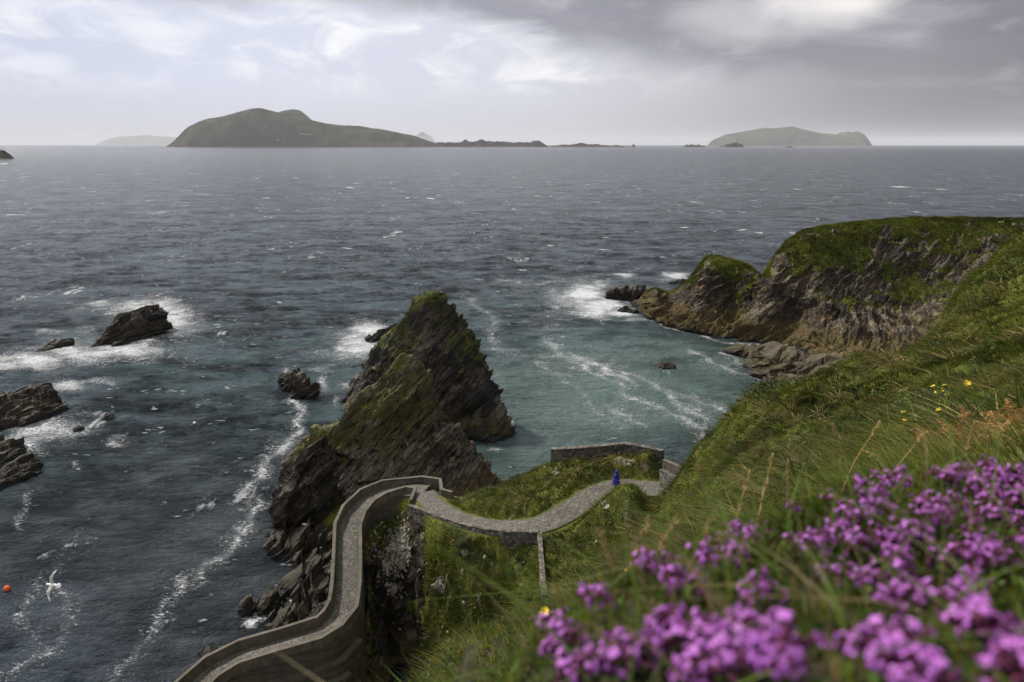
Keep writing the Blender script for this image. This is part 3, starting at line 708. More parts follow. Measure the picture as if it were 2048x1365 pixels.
far_stack, FG = contour_rock('sea_stack', [deep(b0), b0]+lv, M_far, (-.78, .3, .55), 'taller sea stack with a bright green mossy top, standing behind the nearer pyramid stack', 'sea stack', amp=.62, nl=340, na=760, seed=7.7, moss=(8.0, 15, .9), sq=1.7, saw=.025, sawf=.3)
# left toe of the near stack: a leaning fin with pinnacles
def srock(name, pl, pr, pt, t, label, cat='rock', seed=0, group=None, mat=None, amp=.45, freq=1.3, n=(-.7, .3, .6), na=220, nl=110, prof=((.0, 1.0), (.3, .86), (.6, .58), (.85, .26), (1.0, .06)), dz=-2.5, sq=2.3, top_back=.5, saw=.30, sawf=.55):
    """rock whose waterline ends and top are photo pixels"""
    a_ = U(pl[0], pl[1], z=0.0); c_ = U(pr[0], pr[1], z=0.0)
    yt = a_[1]+(c_[1]-a_[1])*min(max((pt[0]-pl[0])/(pr[0]-pl[0]+1e-6), 0), 1)+t*top_back
    T_ = U(pt[0], pt[1], y=yt); L = []
    for f, k in prof:
        A2 = T_+(a_-T_)*k; C2 = T_+(c_-T_)*k; zz = T_[2]*f; A2[2] = zz; C2[2] = zz
        L.append((A2, C2, t*max(k, .08)))
    o, _ = contour_rock(name, [deep(L[0], dz, 1.12)]+L, mat or M_low, n, label, cat, group, na=na, nl=nl, amp=amp, freq=freq, seed=seed, sq=sq, saw=saw, sawf=sawf)
    return o
srock('rock_fin', (548, 1055), (680, 1045), (648, 858), 3.2, 'brown jagged rock fin leaning against the left foot of the nearer sea stack', 'rock', 11, amp=.8, freq=1.2, n=(-.85, .2, .5), na=320, nl=200, prof=((0, 1.0), (.2, .95), (.42, .8), (.62, .56), (.8, .34), (.92, .18), (1, .06)), top_back=.2, saw=.14, sawf=.7)
GR = 'dark slate rocks breaking the waves'
srock('sea_rock', (181, 695), (335, 652), (296, 598), 5.0, 'large dark wedge-shaped rock ringed by white surf, far left of the stacks', 'rock', 2, GR, amp=.9, freq=.8, prof=((0, 1.0), (.3, .84), (.6, .6), (.85, .36), (1, .12)))
srock('sea_rock', (76, 708), (146, 682), (138, 674), 2.2, 'low black rock in surf just left of the large wedge-shaped rock', 'rock', 3, GR, amp=.5)
srock('sea_rock', (-120, 880), (118, 800), (62, 762), 6.5, 'broad brown rock cut by the left edge, topmost of the three at the shore', 'rock', 4, GR, amp=.9, freq=.8)
srock('sea_rock', (-60, 945), (44, 893), (14, 872), 3.2, 'olive brown rock at the left edge, middle of the three at the shore', 'rock', 5, GR, amp=.55)
srock('sea_rock', (-50, 992), (74, 925), (52, 898), 2.8, 'long olive brown rock at the left edge, lowest of the three at the shore', 'rock', 6, GR, amp=.55)
srock('sea_rock', (566, 765), (632, 797), (594, 727), 2.6, 'small isolated brown pinnacle rock in the sea left of the stacks', 'rock', 8, GR, amp=.7, freq=1.0, prof=((0, 1.0), (.3, .92), (.55, .72), (.8, .42), (1, .1)))
srock('sea_rock', (194, 840), (232, 836), (213, 824), 1.3, 'small black rock awash right of the shore rocks', 'rock', 9, GR, amp=.35)
srock('sea_rock', (146, 860), (167, 857), (157, 849), .9, 'smallest black rock awash beside the broad shore rock', 'rock', 10, GR, amp=.3)
srock('sea_rock', (1308, 733), (1348, 736), (1326, 724), 1.5, 'flat black rock barely breaking the green water of the cove', 'rock', 12, GR, amp=.3)
srock('sea_rock', (1208, 596), (1292, 603), (1262, 566), 3.0, 'low black rock in white surf off the tip of the headland', 'rock', 13, GR, amp=.9, freq=.8, prof=((0, 1.0), (.4, .95), (.75, .75), (1, .3)))
srock('sea_rock', (1232, 622), (1280, 626), (1252, 610), 1.6, 'small broken rock in surf below the headland tip', 'rock', 14, GR, amp=.5)
srock('sea_rock', (1340, 566), (1388, 570), (1366, 555), 1.8, 'small dark rock in surf behind the headland', 'rock', 15, GR, amp=.5)
srock('sea_rock', (738, 682), (806, 672), (796, 640), 2.6, 'dark rock in white surf against the back left of the taller stack', 'rock', 16, GR, amp=.9, freq=.9)
srock('sea_rock', (695, 808), (738, 782), (727, 742), 2.6, 'dark boulder at the left foot of the taller stack', 'rock', 17, GR, amp=.7, freq=1.0)
srock('sea_rock', (728, 745), (775, 735), (766, 705), 2.4, 'dark ledge on the left flank of the taller stack', 'rock', 31, GR, amp=.7, freq=1.0)
srock('sea_rock', (925, 862), (1022, 872), (960, 815), 4.0, 'brown rounded shoulder at the right foot of the taller stack', 'rock', 32, GR, amp=.7, freq=.8, prof=((0, 1.0), (.3, .9), (.6, .7), (.85, .42), (1, .12)))
LG = 'slate ledges below the ramp'
def blk(pl, pr, pt, t, label, seed, amp=.5, n=(-.80, -.1, .55), fr=1.5, top_back=.6, prof=((.0, 1.0), (.4, .86), (.7, .62), (.9, .36), (1.0, .1))):
    return srock('slate_ledge', pl, pr, pt, t, label, 'rock', seed, LG, amp=amp, freq=fr, n=n, na=300, nl=170, prof=prof, top_back=top_back, saw=.5, sawf=.9)
blk((548, 1092), (690, 1118), (640, 1042), 2.4, 'serrated brown ledge between the nearer stack and the ramp', 18, .6)
blk((600, 1075), (700, 1105), (672, 1040), 2.2, 'short toothed ledge touching the ramp wall above the serrated ledge', 38, .5)
blk((590, 1190), (690, 1190), (640, 1105), 2.2, 'upper slab of the tilted slabs beside the ramp', 19, .45)
blk((575, 1225), (690, 1240), (662, 1125), 2.6, 'broad middle slab of the tilted slabs beside the ramp', 20, .5, prof=((0, 1), (.3, .92), (.6, .76), (.85, .5), (1, .2)))
blk((558, 1275), (665, 1290), (635, 1175), 2.4, 'lowest tilted slab, its foot in dark water beside the ramp', 21, .5)
blk((512, 1216), (566, 1212), (546, 1163), 1.5, 'brown upright rock in surf left of the tilted slabs', 22, .38, fr=2)
blk((480, 1226), (518, 1216), (500, 1184), 1.1, 'small rounded rock in surf, left of the upright brown rock', 23, .3, fr=2.2)
blk((505, 1288), (553, 1288), (530, 1256), 1.2, 'low weedy rock nearest the lower ramp wall', 24, .3, fr=2.2)
blk((545, 1070), (620, 1085), (585, 1035), 1.8, 'dark ledge under the left foot of the nearer stack', 41, .5)
blk((585, 1130), (690, 1150), (655, 1085), 2.0, 'dark broken ledge between the serrated ledge and the tilted slabs', 42, .5)
blk((600, 1290), (690, 1265), (665, 1225), 1.8, 'dark slab wedged under the sea parapet at the lower bend', 43, .4)
blk((540, 1240), (600, 1250), (575, 1205), 1.6, 'jagged dark rock at the seaward foot of the tilted slabs', 44, .4)
blk((575, 1170), (640, 1185), (615, 1130), 1.8, 'narrow upright slab at the seaward side of the tilted slabs', 45, .4)
blk((400, 1300), (430, 1305), (415, 1290), .8, 'black rock just awash by the bottom end of the ramp', 25, .2, fr=2.4)
# the spit below the headland
def spit(pl, pr, pt, t, label, seed, **k):
    return srock('rock_spit', pl, pr, pt, t, label, 'rock', seed, 'weed-covered rock spits under the headland', mat=M_head_low, amp=k.pop('amp', .8), freq=.7, n=(-.55, .15, .82), na=320, nl=150, **k)
M_head_low = rock_mat('weedy_shelf', (-.55, .15, .82), 0, weed=9.0, weedk=.62)
spit((1442, 702), (1530, 722), (1490, 686), 2.6, 'small brown spit tip separated by a narrow channel', 26, prof=((0, 1), (.5, .8), (1, .4)))
spit((1500, 722), (1640, 790), (1578, 684), 5.0, 'brown weed-covered rock spit reaching into the cove', 27, prof=((0, 1), (.35, .84), (.7, .6), (1, .2)))
spit((1545, 745), (1800, 830), (1690, 700), 9.0, 'broad dark rock apron at the root of the spit', 28, prof=((0, 1), (.35, .86), (.7, .62), (1, .25)), amp=1.1)

# ------------------------------------------------------------------ islands
def isle_mat(name, c1, c2):
    m, b, p, o = new_mat(name); v = b.pos()
    n = b.noise(v, .0035, 9, .66, .3); z = b.xyz(v)[2]
    c = b.ramp(n, [(.35, c1), (.65, c2)])
    c = b.mix((b.normal_z()+(n-.5)*.8).ss(.75, .45), c, (.045, .038, .034))
    c = b.mix((z+(n-.5)*60).ss(26, 8)*.9, c, (.10, .09, .085))
    b.link(c, p.inputs['Base Color']); p.inputs['Roughness'].default_value = 1; p.inputs['Specular IOR Level'].default_value = 0
    b.link(b.bump(n, 1, 60), p.inputs['Normal']); return m
M_isle = isle_mat('island_turf', (.020, .022, .015), (.085, .080, .052))
def island(name, D, prof, depth, label, base_px=None, nu=260, nv=90, rough=.03, mat=None, kind='island', asym=.5, seed=0):
    """silhouette (px,py) at distance D, given a real depth front to back"""
    pr = np.array(prof, float); xs = np.linspace(pr[0, 0], pr[-1, 0], nu); ys = np.interp(xs, pr[:, 0], pr[:, 1])
    k = 2; ys = np.convolve(np.pad(ys, k, 'edge'), np.ones(2*k+1)/(2*k+1), 'valid') if rough < .05 else ys
    P0 = np.array([U(x_, y_, y=D) for x_, y_ in zip(xs, ys)]); top = np.maximum(P0[:, 2], 2)
    v = np.linspace(-1, 1, nv); pf = np.where(v < 0, 1-np.abs(v)**1.7, 1-np.abs(v)**1.7)
    sz = np.interp(np.linspace(0, 1, nu), [0, .12, .88, 1], [.15, .8, .8, .15])
    G = np.zeros((nu, nv, 3))
    G[..., 0] = P0[:, None, 0]; G[..., 1] = D+v[None]*depth*sz[:, None]; G[..., 2] = top[:, None]*pf[None]
    Pn = G.reshape(-1, 3)/(depth*.9)
    n = fbm(Pn*np.array([1, 1.6, 0])+seed, 4).reshape(nu, nv)
    G[..., 2] += (n*rough*top.max()*3*np.clip(pf*2, 0, 1)[None])*(np.abs(v)[None] > .02)
    G[..., 1] += fbm(Pn*np.array([2, .5, 0])+seed+5, 4).reshape(nu, nv)*depth*.03
    G[:, 0, 2] = -8; G[:, -1, 2] = -8
    o = mesh_np(name, G.reshape(-1, 3), gridF(nu, nv)[:, ::-1], mat or M_isle); tag(o, label, kind); return o
big = island('island', 15000, [(333, 293), (345, 285), (352, 278), (375, 255), (410, 240), (450, 232), (480, 224), (500, 218), (520, 216), (535, 220), (560, 226), (585, 227), (620, 240), (650, 247), (690, 252), (720, 253), (780, 263), (830, 272), (850, 280), (880, 289), (885, 292)], 900, 'large dark green island with a humped summit and steep left end', rough=.012)
island('island', 19000, [(520, 293), (545, 235), (560, 224), (583, 219), (600, 222), (620, 238), (660, 262), (700, 290)], 600, 'grey hill showing behind the shoulder of the large humped island', rough=.01)
island('island', 88000, [(195, 289), (215, 280), (240, 273), (262, 273), (290, 270), (320, 273), (350, 275), (380, 280), (420, 289)], 3000, 'faint hazy island left of the large humped island', rough=.02, nu=120, nv=30)
island('island', 92000, [(822, 288), (832, 272), (840, 266), (846, 263), (852, 268), (865, 275), (872, 288)], 1500, 'faint pointed rock far off in the haze right of the large island', rough=.02, nu=80, nv=30)
island('island', 32000, [(1418, 290), (1424, 281), (1450, 270), (1490, 263), (1530, 256), (1550, 257), (1585, 253), (1605, 259), (1640, 267), (1682, 270), (1685, 264), (1692, 266), (1698, 263), (1704, 266), (1712, 263), (1718, 266), (1724, 268), (1732, 277), (1740, 290)], 2000, 'long grey island under the rain cloud on the right', rough=.012)
M_skerry = isle_mat('skerry_rock', (.022, .02, .018), (.05, .045, .035))
island('skerry', 15000, [(838, 296), (850, 288), (870, 287), (900, 286), (940, 285), (968, 282), (975, 284), (1000, 287), (1040, 285), (1080, 286), (1095, 292), (1100, 296)], 260, 'long low dark skerry right of the large island', rough=.16, mat=M_skerry, kind='skerry', seed=2)
island('skerry', 14000, [(1092, 297), (1105, 292), (1140, 291), (1160, 289), (1180, 290), (1215, 291), (1225, 296), (1232, 292), (1255, 294), (1262, 297)], 260, 'broken black skerry in the middle of the horizon', rough=.2, mat=M_skerry, kind='skerry', seed=3)
island('skerry', 14500, [(1262, 296), (1264, 292), (1267, 288), (1269, 292), (1273, 296)], 80, 'tiny black rock tooth right of the broken skerry', rough=.1, mat=M_skerry, kind='skerry', nu=40, nv=20)
island('skerry', 15000, [(1364, 296), (1375, 290), (1400, 291), (1412, 296)], 70, 'thin low skerry left of the rounded one', rough=.2, mat=M_skerry, kind='skerry', nu=60, nv=20, seed=5)
island('skerry', 14000, [(1440, 297), (1450, 291), (1462, 287), (1478, 287), (1488, 292), (1492, 297)], 90, 'rounded dark skerry in front of the island on the right', rough=.12, mat=M_skerry, kind='skerry', nu=70, nv=24, seed=6)
island('skerry', 12000, [(1566, 298), (1572, 294), (1582, 293), (1590, 298)], 40, 'small flat skerry below the right end of the grey island', rough=.1, mat=M_skerry, kind='skerry', nu=40, nv=20, seed=7)
island('skerry', 2600, [(-90, 320), (-40, 300), (-10, 299), (8, 305), (18, 314), (22, 320)], 60, 'dark rock point cut by the left edge near the horizon', rough=.08, mat=M_skerry, kind='skerry', nu=80, nv=30, seed=8)
# ------------------------------------------------------------------ sweeps: path, ramp and walls
def miter(pl):
    """left-hand unit offsets at each vertex of a plan polyline, mitred"""
    pl = np.asarray(pl, float); d = np.diff(pl[:, :2], axis=0); d /= np.linalg.norm(d, axis=1, keepdims=True)+1e-9
    n = np.stack([-d[:, 1], d[:, 0]], 1); o = np.zeros((len(pl), 2)); o[0] = n[0]; o[-1] = n[-1]
    for i in range(1, len(pl)-1):
        m = n[i-1]+n[i]; m /= np.linalg.norm(m)+1e-9; o[i] = m/max(.45, m@n[i])
    return o
def densify(pl, step, sharp=True):
    pl = np.asarray(pl, float); o = miter(pl); P = []; O = []
    for i in range(len(pl)-1):
        k = max(1, int(np.linalg.norm(pl[i+1, :2]-pl[i, :2])/step))
        for j in range(k): f = j/k; P.append(pl[i]*(1-f)+pl[i+1]*f); O.append(o[i]*(1-f)+o[i+1]*f)
    P.append(pl[-1]); O.append(o[-1]); return np.array(P), np.array(O)
def sweep(name, pl, sect, mat, step=.35, rough=.02, parent=None, close=True, seed=0, scale=None):
    """sect: closed list of (offset, height) swept along pl (mitred)"""
    P, O = densify(pl, step); sec = np.array(sect, float)
    # subdivide the section
    S_ = []
    for i in range(len(sec)):
        a_, c_ = sec[i], sec[(i+1) % len(sec)]
        if not close and i == len(sec)-1: S_.append(a_); break
        k = max(1, int(np.linalg.norm(c_-a_)/(step*.9)))
        for j in range(k): S_.append(a_+(c_-a_)*j/k)
    S_ = np.array(S_); nS = len(S_)
    G = np.zeros((len(P), nS, 3))
    G[..., :2] = P[:, None, :2]+O[:, None, :]*S_[None, :, 0:1]; G[..., 2] = P[:, None, 2]+S_[None, :, 1]
    Pn = G.reshape(-1, 3)
    if rough:
        G = G+(np.stack([perlin(Pn*2.1+seed), perlin(Pn*2.1+seed+30), .7*perlin(Pn*2.1+seed+60)], 1)*rough+np.stack([perlin(Pn*.6+seed), perlin(Pn*.6+seed+9), perlin(Pn*.5+3)], 1)*rough).reshape(G.shape)
    V = G.reshape(-1, 3); F = gridF(len(P), nS, close)
    V = list(map(tuple, V)); F = [tuple(f) for f in F]
    if close:
        F.append(tuple(range(nS))); F.append(tuple((len(P)-1)*nS+nS-1-i for i in range(nS)))
    me = bpy.data.meshes.new(name); me.from_pydata(V, [], F); me.validate()
    o = bpy.data.objects.new(name, me); col.objects.link(o); me.materials.append(mat)
    if parent: o.parent = parent
    return o
def offset(pl, d, dz=0.0):
    o = miter(pl); q = np.array(pl, float).copy(); q[:, :2] += o*d; q[:, 2] += dz; return q
def wall_thing(name, pl, thick, h, down, mat, copemat, label, cat='wall', cope=.10, over=.03, rough=.03, seed=0, step=.3, cname='coping'):
    p = thing(name, tuple(pl[0]), label, cat)
    q = np.array(pl, float)-np.array(pl[0])
    Mi = sweep('wall_body', pl, [(-thick/2, -down), (-thick/2, h-cope-.002), (thick/2, h-cope-.002), (thick/2, -down)], mat, step, rough, seed=seed)
    Co = sweep(cname, pl, [(-thick/2-over, h-cope), (-thick/2-over, h-.02), (-thick/2-over+.03, h), (thick/2+over-.03, h), (thick/2+over, h-.02), (thick/2+over, h-cope)], copemat, step, rough*.6, seed=seed+1)
    for o in (Mi, Co):
        o.data.transform(Matrix.Translation(-Vector(pl[0]))); o.parent = p
    return p
# path surfaces
def ribbon(name, pl, wd, mat, label):
    pl = np.array(pl); m = len(pl); o = miter(pl); k = 13; off = np.linspace(-1, 1, k)
    wd = np.interp(np.linspace(0, 1, m), np.linspace(0, 1, len(wd)), wd)
    G = np.zeros((m, k, 3)); G[..., :2] = pl[:, None, :2]+o[:, None]*(off[None, :, None]*wd[:, None, None]/2)
    G[..., 2] = pl[:, None, 2]+.04*(1-off[None]**2)+.015*perlin(np.stack([G[..., 0].ravel()*1.5, G[..., 1].ravel()*1.5, 0*G[..., 0].ravel()], 1)).reshape(m, k)
    e = np.abs(off)[None]+0*G[..., 0]
    return tag(mesh_np(name, G.reshape(-1, 3), gridF(m, k), mat, attrs={'edge': e.ravel()**2}), label, kind='structure')
ribbon('path', UPc, [3.2, 3.3, 3.0, 2.75, 2.6, 2.5, 2.6], M_path, 'cobbled path winding down between grassy banks')
lo2 = LOc.copy(); lo2[:, 2] -= .012
ribbon('ramp_path', lo2, [2.7, 2.6, 2.3, 2.2, 2.1, 2.1, 2.1, 2.1, 2.1], M_path, 'cobbled ramp between parapets leading down to the pier')
# causeway body carrying the ramp
body = LOc[::3].copy()
cw = thing('causeway', tuple(body[0]), 'tall stained concrete causeway holding up the lower ramp', 'causeway')
bo = sweep('concrete_base', body, [(-1.36, -14.5), (-1.36, -.09), (1.36, -.09), (1.36, -14.5)], M_conc_dark, .5, .03, seed=4)
ld = [offset(body[int(len(body)*.56):], 1.38+.0), offset(body[int(len(body)*.60):], 1.38)]
# the side of the ramp that faces the camera: work out its sign once
mid_i = int(len(LOc)*.8); oo = miter(LOc)[mid_i]; side = 1.0 if (-(LOc[mid_i, :2])@oo) > 0 else -1.0
for k, (fr, dz_, ex, hh) in enumerate([(.55, -2.0, .55, 12), (.62, -3.3, 1.15, 11), (.66, -4.7, 1.8, 9)]):
    seg = body[int(len(body)*fr):]
    s_ = sweep('ledge', seg, [(side*1.2, dz_-hh), (side*1.2, dz_), (side*(1.38+ex), dz_-.05), (side*(1.42+ex), dz_-.35), (side*(1.38+ex), dz_-.5), (side*(1.38+ex), dz_-hh)], M_conc_dark, .5, .05, seed=20+k)
    s_.data.transform(Matrix.Translation(-Vector(body[0]))); s_.parent = cw
bo.data.transform(Matrix.Translation(-Vector(body[0]))); bo.parent = cw
# parapets
LOk = np.array(LOWER); 
def half(i0, i1, d, ext=None):
    q = offset(LOk, d)[i0:i1]; return q
sgn = side
outer = half(0, len(LOk), -sgn*1.28)
a0 = U(880, 992, z=14.35)
outer = np.concatenate([[U(905, 1000, z=14.7), U(884, 994, z=14.5), U(881, 973, z=14.2), U(845, 968, z=13.9)], outer[2:]])
wall_thing('sea_parapet', outer, .27, .95, .35, M_conc, M_conc, 'long low concrete parapet on the seaward side of the ramp', 'parapet wall', rough=.018, seed=2)
inner = half(1, len(LOk), sgn*1.22)
inner = np.concatenate([[U(822, 1012, z=14.5), U(831, 988, z=14.3), U(812, 984.5, z=14.2)], inner[1:]])
wall_thing('inner_parapet', inner, .26, .72, .35, M_conc, M_conc, 'concrete parapet on the landward side of the ramp, curving past the grassy bluff', 'parapet wall', rough=.018, seed=3)
st = [U(818, 1019, z=14.6), U(850, 1031, z=15.0), U(885, 1044, z=15.7), U(925, 1057, z=16.5), U(965, 1067, z=17.2), U(1010, 1073, z=17.9), U(1045, 1074, z=18.3), U(1078, 1075, z=18.8)]
wall_thing('path_wall', np.array(st), .34, .58, 1.1, M_rubble, M_rubble, 'rubble stone wall along the near edge of the curving path above the bluff', 'stone wall', rough=.06, seed=5, cope=.12, over=.02)
st2 = [U(1079, 1075, z=18.7), U(1081, 1110, z=18.9), U(1084, 1150, z=19.3), U(1089, 1205, z=20.0)]
wall_thing('field_wall', np.array(st2), .34, .6, 2.2, M_rubble, M_rubble, 'narrow lichened stone wall running from the path corner down towards the flowers', 'stone wall', rough=.06, seed=6, cope=.12, over=.02)
kn = [U(1102, 916, z=20.2), U(1140, 915, z=20.5), U(1190, 911, z=21.0), U(1247, 906, z=21.4), U(1290, 913, z=21.7), U(1325, 921, z=21.9)]
wall_thing('knoll_wall', np.array(kn), .5, 1.05, .8, M_rubble, M_rubble, 'dark stone wall with pale top crowning the knoll above the person', 'stone wall', rough=.07, seed=7, cope=.12, over=.03)
LW = [U(1327, 935, z=21.6), U(1360, 949, z=22.0), U(1420, 975, z=22.6)]
wall_thing('ramp_wall', np.array(LW), .35, .8, 1.0, M_conc, M_conc, 'plain concrete wall of the ramp half hidden behind the hillside edge', 'concrete wall', rough=.02, seed=8)
LW = [U(1322, 953, z=22.4), U(1350, 970, z=22.8), U(1400, 992, z=23.4)]
wall_thing('bank_wall', np.array(LW), .4, .7, 1.3, M_rubble, M_rubble, 'short dark stone wall above the path at the foot of the hillside', 'stone wall', rough=.05, seed=9, cope=.1)

# ------------------------------------------------------------------ pale lichened outcrops
def outcrop_mat():
    m, b, p, o = new_mat('lichened_stone'); v = b.pos()
    n = b.noise(v, 2.2, 8, .7, .3); f = b.noise(v, 7.5, 6, .7)
    c = b.ramp(n*.5+f*.5, [(.42, (.045, .040, .030)), (.48, (.16, .145, .11)), (.54, (.34, .32, .26)), (.7, (.52, .49, .41))])
    b.link(c, p.inputs['Base Color']); p.inputs['Roughness'].default_value = .95
    b.link(b.bump(n+f*.6, 1, .12), p.inputs['Normal']); return m
M_out = outcrop_mat()
dg = None
def hit(px, py, zoff=0.0, objs=None):
    """first point of the land met by the line of sight through a photo pixel"""
    d = ray(px, py); s = np.geomspace(1.5, 110, 2200); Q = np.array([0, 0, H])+d*s[:, None]
    z_ = land_h(Q[:, 0][None], Q[:, 1][None])[0]
    k = np.argmax(Q[:, 2] < z_); return Q[k] if Q[k, 2] < z_[k] else None
OUT = [(1262, 925, 13, 6, 'cream lichened outcrop in the bank, up and right of the person'), (1112, 944, 12, 9, 'cream outcrop on the left flank of the knoll, lower right of a pair'), (1088, 929, 9, 8, 'cream outcrop on the left flank of the knoll, upper left of a pair'),
       (1208, 1011, 9, 11, 'pale stone in the left side of the grassy mound inside the path bend'), (882, 1172, 15, 18, 'broad pale lichened stone in the middle of the bluff face'), (962, 1195, 8, 15, 'tall narrow pale stone on the right of the bluff face'),
       (930, 1103, 7, 8, 'small pale stone in the upper bluff face'), (988, 1130, 5, 7, 'small pale stone on the bluff beside the stone wall'), (1300, 1024, 8, 6, 'small pale stone at the right side of the mound'), (900, 1285, 7, 7, 'small pale stone low on the bluff face'),
       (845, 1075, 5, 10, 'slim upright pale stone just under the path wall'), (1195, 1090, 4, 8, 'small pale stone on the grass below the mound'), (2008, 672, 8, 6, 'lone white stone on the steep green slope at the right edge'), (915, 1000, 16, 5, 'low cream stone at the foot of the knoll beside the ramp bend'),
       (838, 1190, 5, 6, 'little pale stone left of the broad pale stone'), (940, 1283, 6, 6, 'little pale stone right of the small stone low on the bluff')]
for i, (px, py, rx, ry, lab) in enumerate(OUT):
    h_ = hit(px, py)
    if h_ is None: continue
    d_ = np.linalg.norm(h_-np.array([0, 0, H])); ax, ay = rx/FPX*d_, ry/FPX*d_
    nl, na = 34, 48; ph = np.linspace(0, math.pi, nl)[:, None]; aa = np.linspace(0, 2*math.pi, na, endpoint=False)[None]
    D_ = np.stack([np.sin(ph)*np.cos(aa), np.sin(ph)*np.sin(aa), np.cos(ph)+0*aa], -1)
    n_ = fbm(D_.reshape(-1, 3)*1.3+i*5, 4).reshape(nl, na)
    rad = 1+.75*n_; step_ = np.floor(rad*7)/7; rad = rad*.5+step_*.5
    V = D_*rad[..., None]*np.array([ax*.85, max(.25, ax*.5), ay*.85])
    o = mesh_np('outcrop', V.reshape(-1, 3), gridF(nl, na, True)[:, ::-1], M_out, smooth=False); o.location = Vector(h_)+Vector((0, .45*ay, -.35*ay))
    tag(o, lab, 'rock', 'pale stones showing through the grass')
# many small lichened chips on the rock face of the bluff
V = []; F = []
R_ = np.random.RandomState(3); cnt = 0
chips_at = []
for i in range(420):
    px = 800+R_.normal()*24; py = 1105+R_.normal()*42
    if i % 4 == 0: px = 770+R_.normal()*22; py = 1100+R_.normal()*40
    if i > 380: px = R_.uniform(760, 1060); py = R_.uniform(1040, 1330)
    chips_at.append((px, py))
DD = np.array([ray(*c) for c in chips_at]); ss_ = np.linspace(52, 80, 260)
Q = np.array([0, 0, H])+DD[:, None]*ss_[None, :, None]; ZZ = land_h(Q[..., 0], Q[..., 1]); hitm = Q[..., 2] < ZZ
ico = np.array([(0, 0, 1), (.9, 0, .3), (.28, .85, .3), (-.72, .53, .3), (-.72, -.53, .3), (.28, -.85, .3), (0, 0, -.6)])
icf = [(0, 1, 2), (0, 2, 3), (0, 3, 4), (0, 4, 5), (0, 5, 1), (6, 2, 1), (6, 3, 2), (6, 4, 3), (6, 5, 4), (6, 1, 5)]
for i in range(len(chips_at)):
    if not hitm[i].any(): continue
    c = Q[i, np.argmax(hitm[i])]; s_ = R_.uniform(.07, .26)
    v_ = ico*(1+.35*R_.normal(size=ico.shape))*np.array([s_, s_, s_*1.5])+c
    F += [tuple(q+len(V) for q in f) for f in icf]; V += [tuple(q) for q in v_]
ch = mesh_np('lichen_crust', np.array(V), np.array(F), M_out, smooth=False)
tag(ch, 'pale lichen spots scattered over the dark rock of the bluff', 'lichen', kind='stuff')

# ------------------------------------------------------------------ grass blades
CAMP = np.array([0, 0, H])
def blades(name, P, nrm, L, W, lean, cols, mat, seed=0, segs=3, curl=.5):
    """P base points, lean (n,3) horizontal pull, cols (n,3)"""
    R = np.random.RandomState(seed); n = len(P)
    L = L*R.uniform(.55, 1.25, n); W = W*R.uniform(.7, 1.3, n)
    up = np.array([0, 0, 1.0])*.8+nrm*.5+R.normal(size=(n, 3))*.22; up /= np.linalg.norm(up, axis=1, keepdims=True)
    ln = lean+R.normal(size=(n, 3))*.28; ln[:, 2] *= .3
    sd_ = np.cross(up, CAMP-P+R.normal(size=(n, 3))*.8*np.linalg.norm(CAMP-P, axis=1, keepdims=True)*.5); sd_ /= np.linalg.norm(sd_, axis=1, keepdims=True)+1e-9
    rows = []; cc = []
    for k in range(segs+1):
        f = k/segs; c = P+up*(L*f)[:, None]+ln*(L*curl*f*f)[:, None]*1.3; c[:, 2] -= L*curl*.45*f*f*np.linalg.norm(ln[:, :2], axis=1)
        wv = W*(1-f**1.6)*.5+W*.04
        rows.append(c-sd_*wv[:, None]); rows.append(c+sd_*wv[:, None]); cc += [cols, cols]
    V = np.stack(rows, 1).reshape(-1, 3); C_ = np.stack(cc, 1).reshape(-1, 3); m = 2*(segs+1)
    F = []
    for k in range(segs): F.append(np.stack([np.arange(n)*m+2*k, np.arange(n)*m+2*k+1, np.arange(n)*m+2*k+3, np.arange(n)*m+2*k+2], 1))
    return mesh_np(name, V, np.concatenate(F), mat, attrs={'tint': C_})
def tints(n, R, P, straw=.12):
    base = np.array([(.038, .060, .005), (.088, .122, .008), (.160, .188, .014), (.060, .088, .007), (.22, .21, .030)])
    c = base[R.choice(5, n, p=[.26, .28, .18, .2, .08])]*R.uniform(.75, 1.3, (n, 1))
    k = fbm(P*np.array([.35, .35, .2])+50, 3); st_ = R.rand(n) < np.clip(straw+k*.5, 0.01, .75)
    c[st_] = np.array([.24, .18, .07])*R.uniform(.55, 1.5, (st_.sum(), 1))
    br = R.rand(n) < np.clip(.05-k*.2, 0, .3); c[br] = np.array([.075, .048, .022])*R.uniform(.7, 1.3, (br.sum(), 1))
    g = np.clip(.92+.62*perlin(P*np.array([.9, .9, .5])+7)+.75*fbm(P*np.array([.16, .16, .1])+70, 3), .16, 1.8)[:, None]*.78
    return c*g
def land_pts(n, r0, r1, seed, th0=-48, th1=50, pw=None):
    R = np.random.RandomState(seed); u = R.rand(n)
    r = r0*(r1/r0)**u if pw is None else (r0**pw+(r1**pw-r0**pw)*u)**(1/pw)
    t_ = np.radians(R.uniform(th0, th1, n)); X = r*np.sin(t_); Y = r*np.cos(t_)
    return X, Y, R
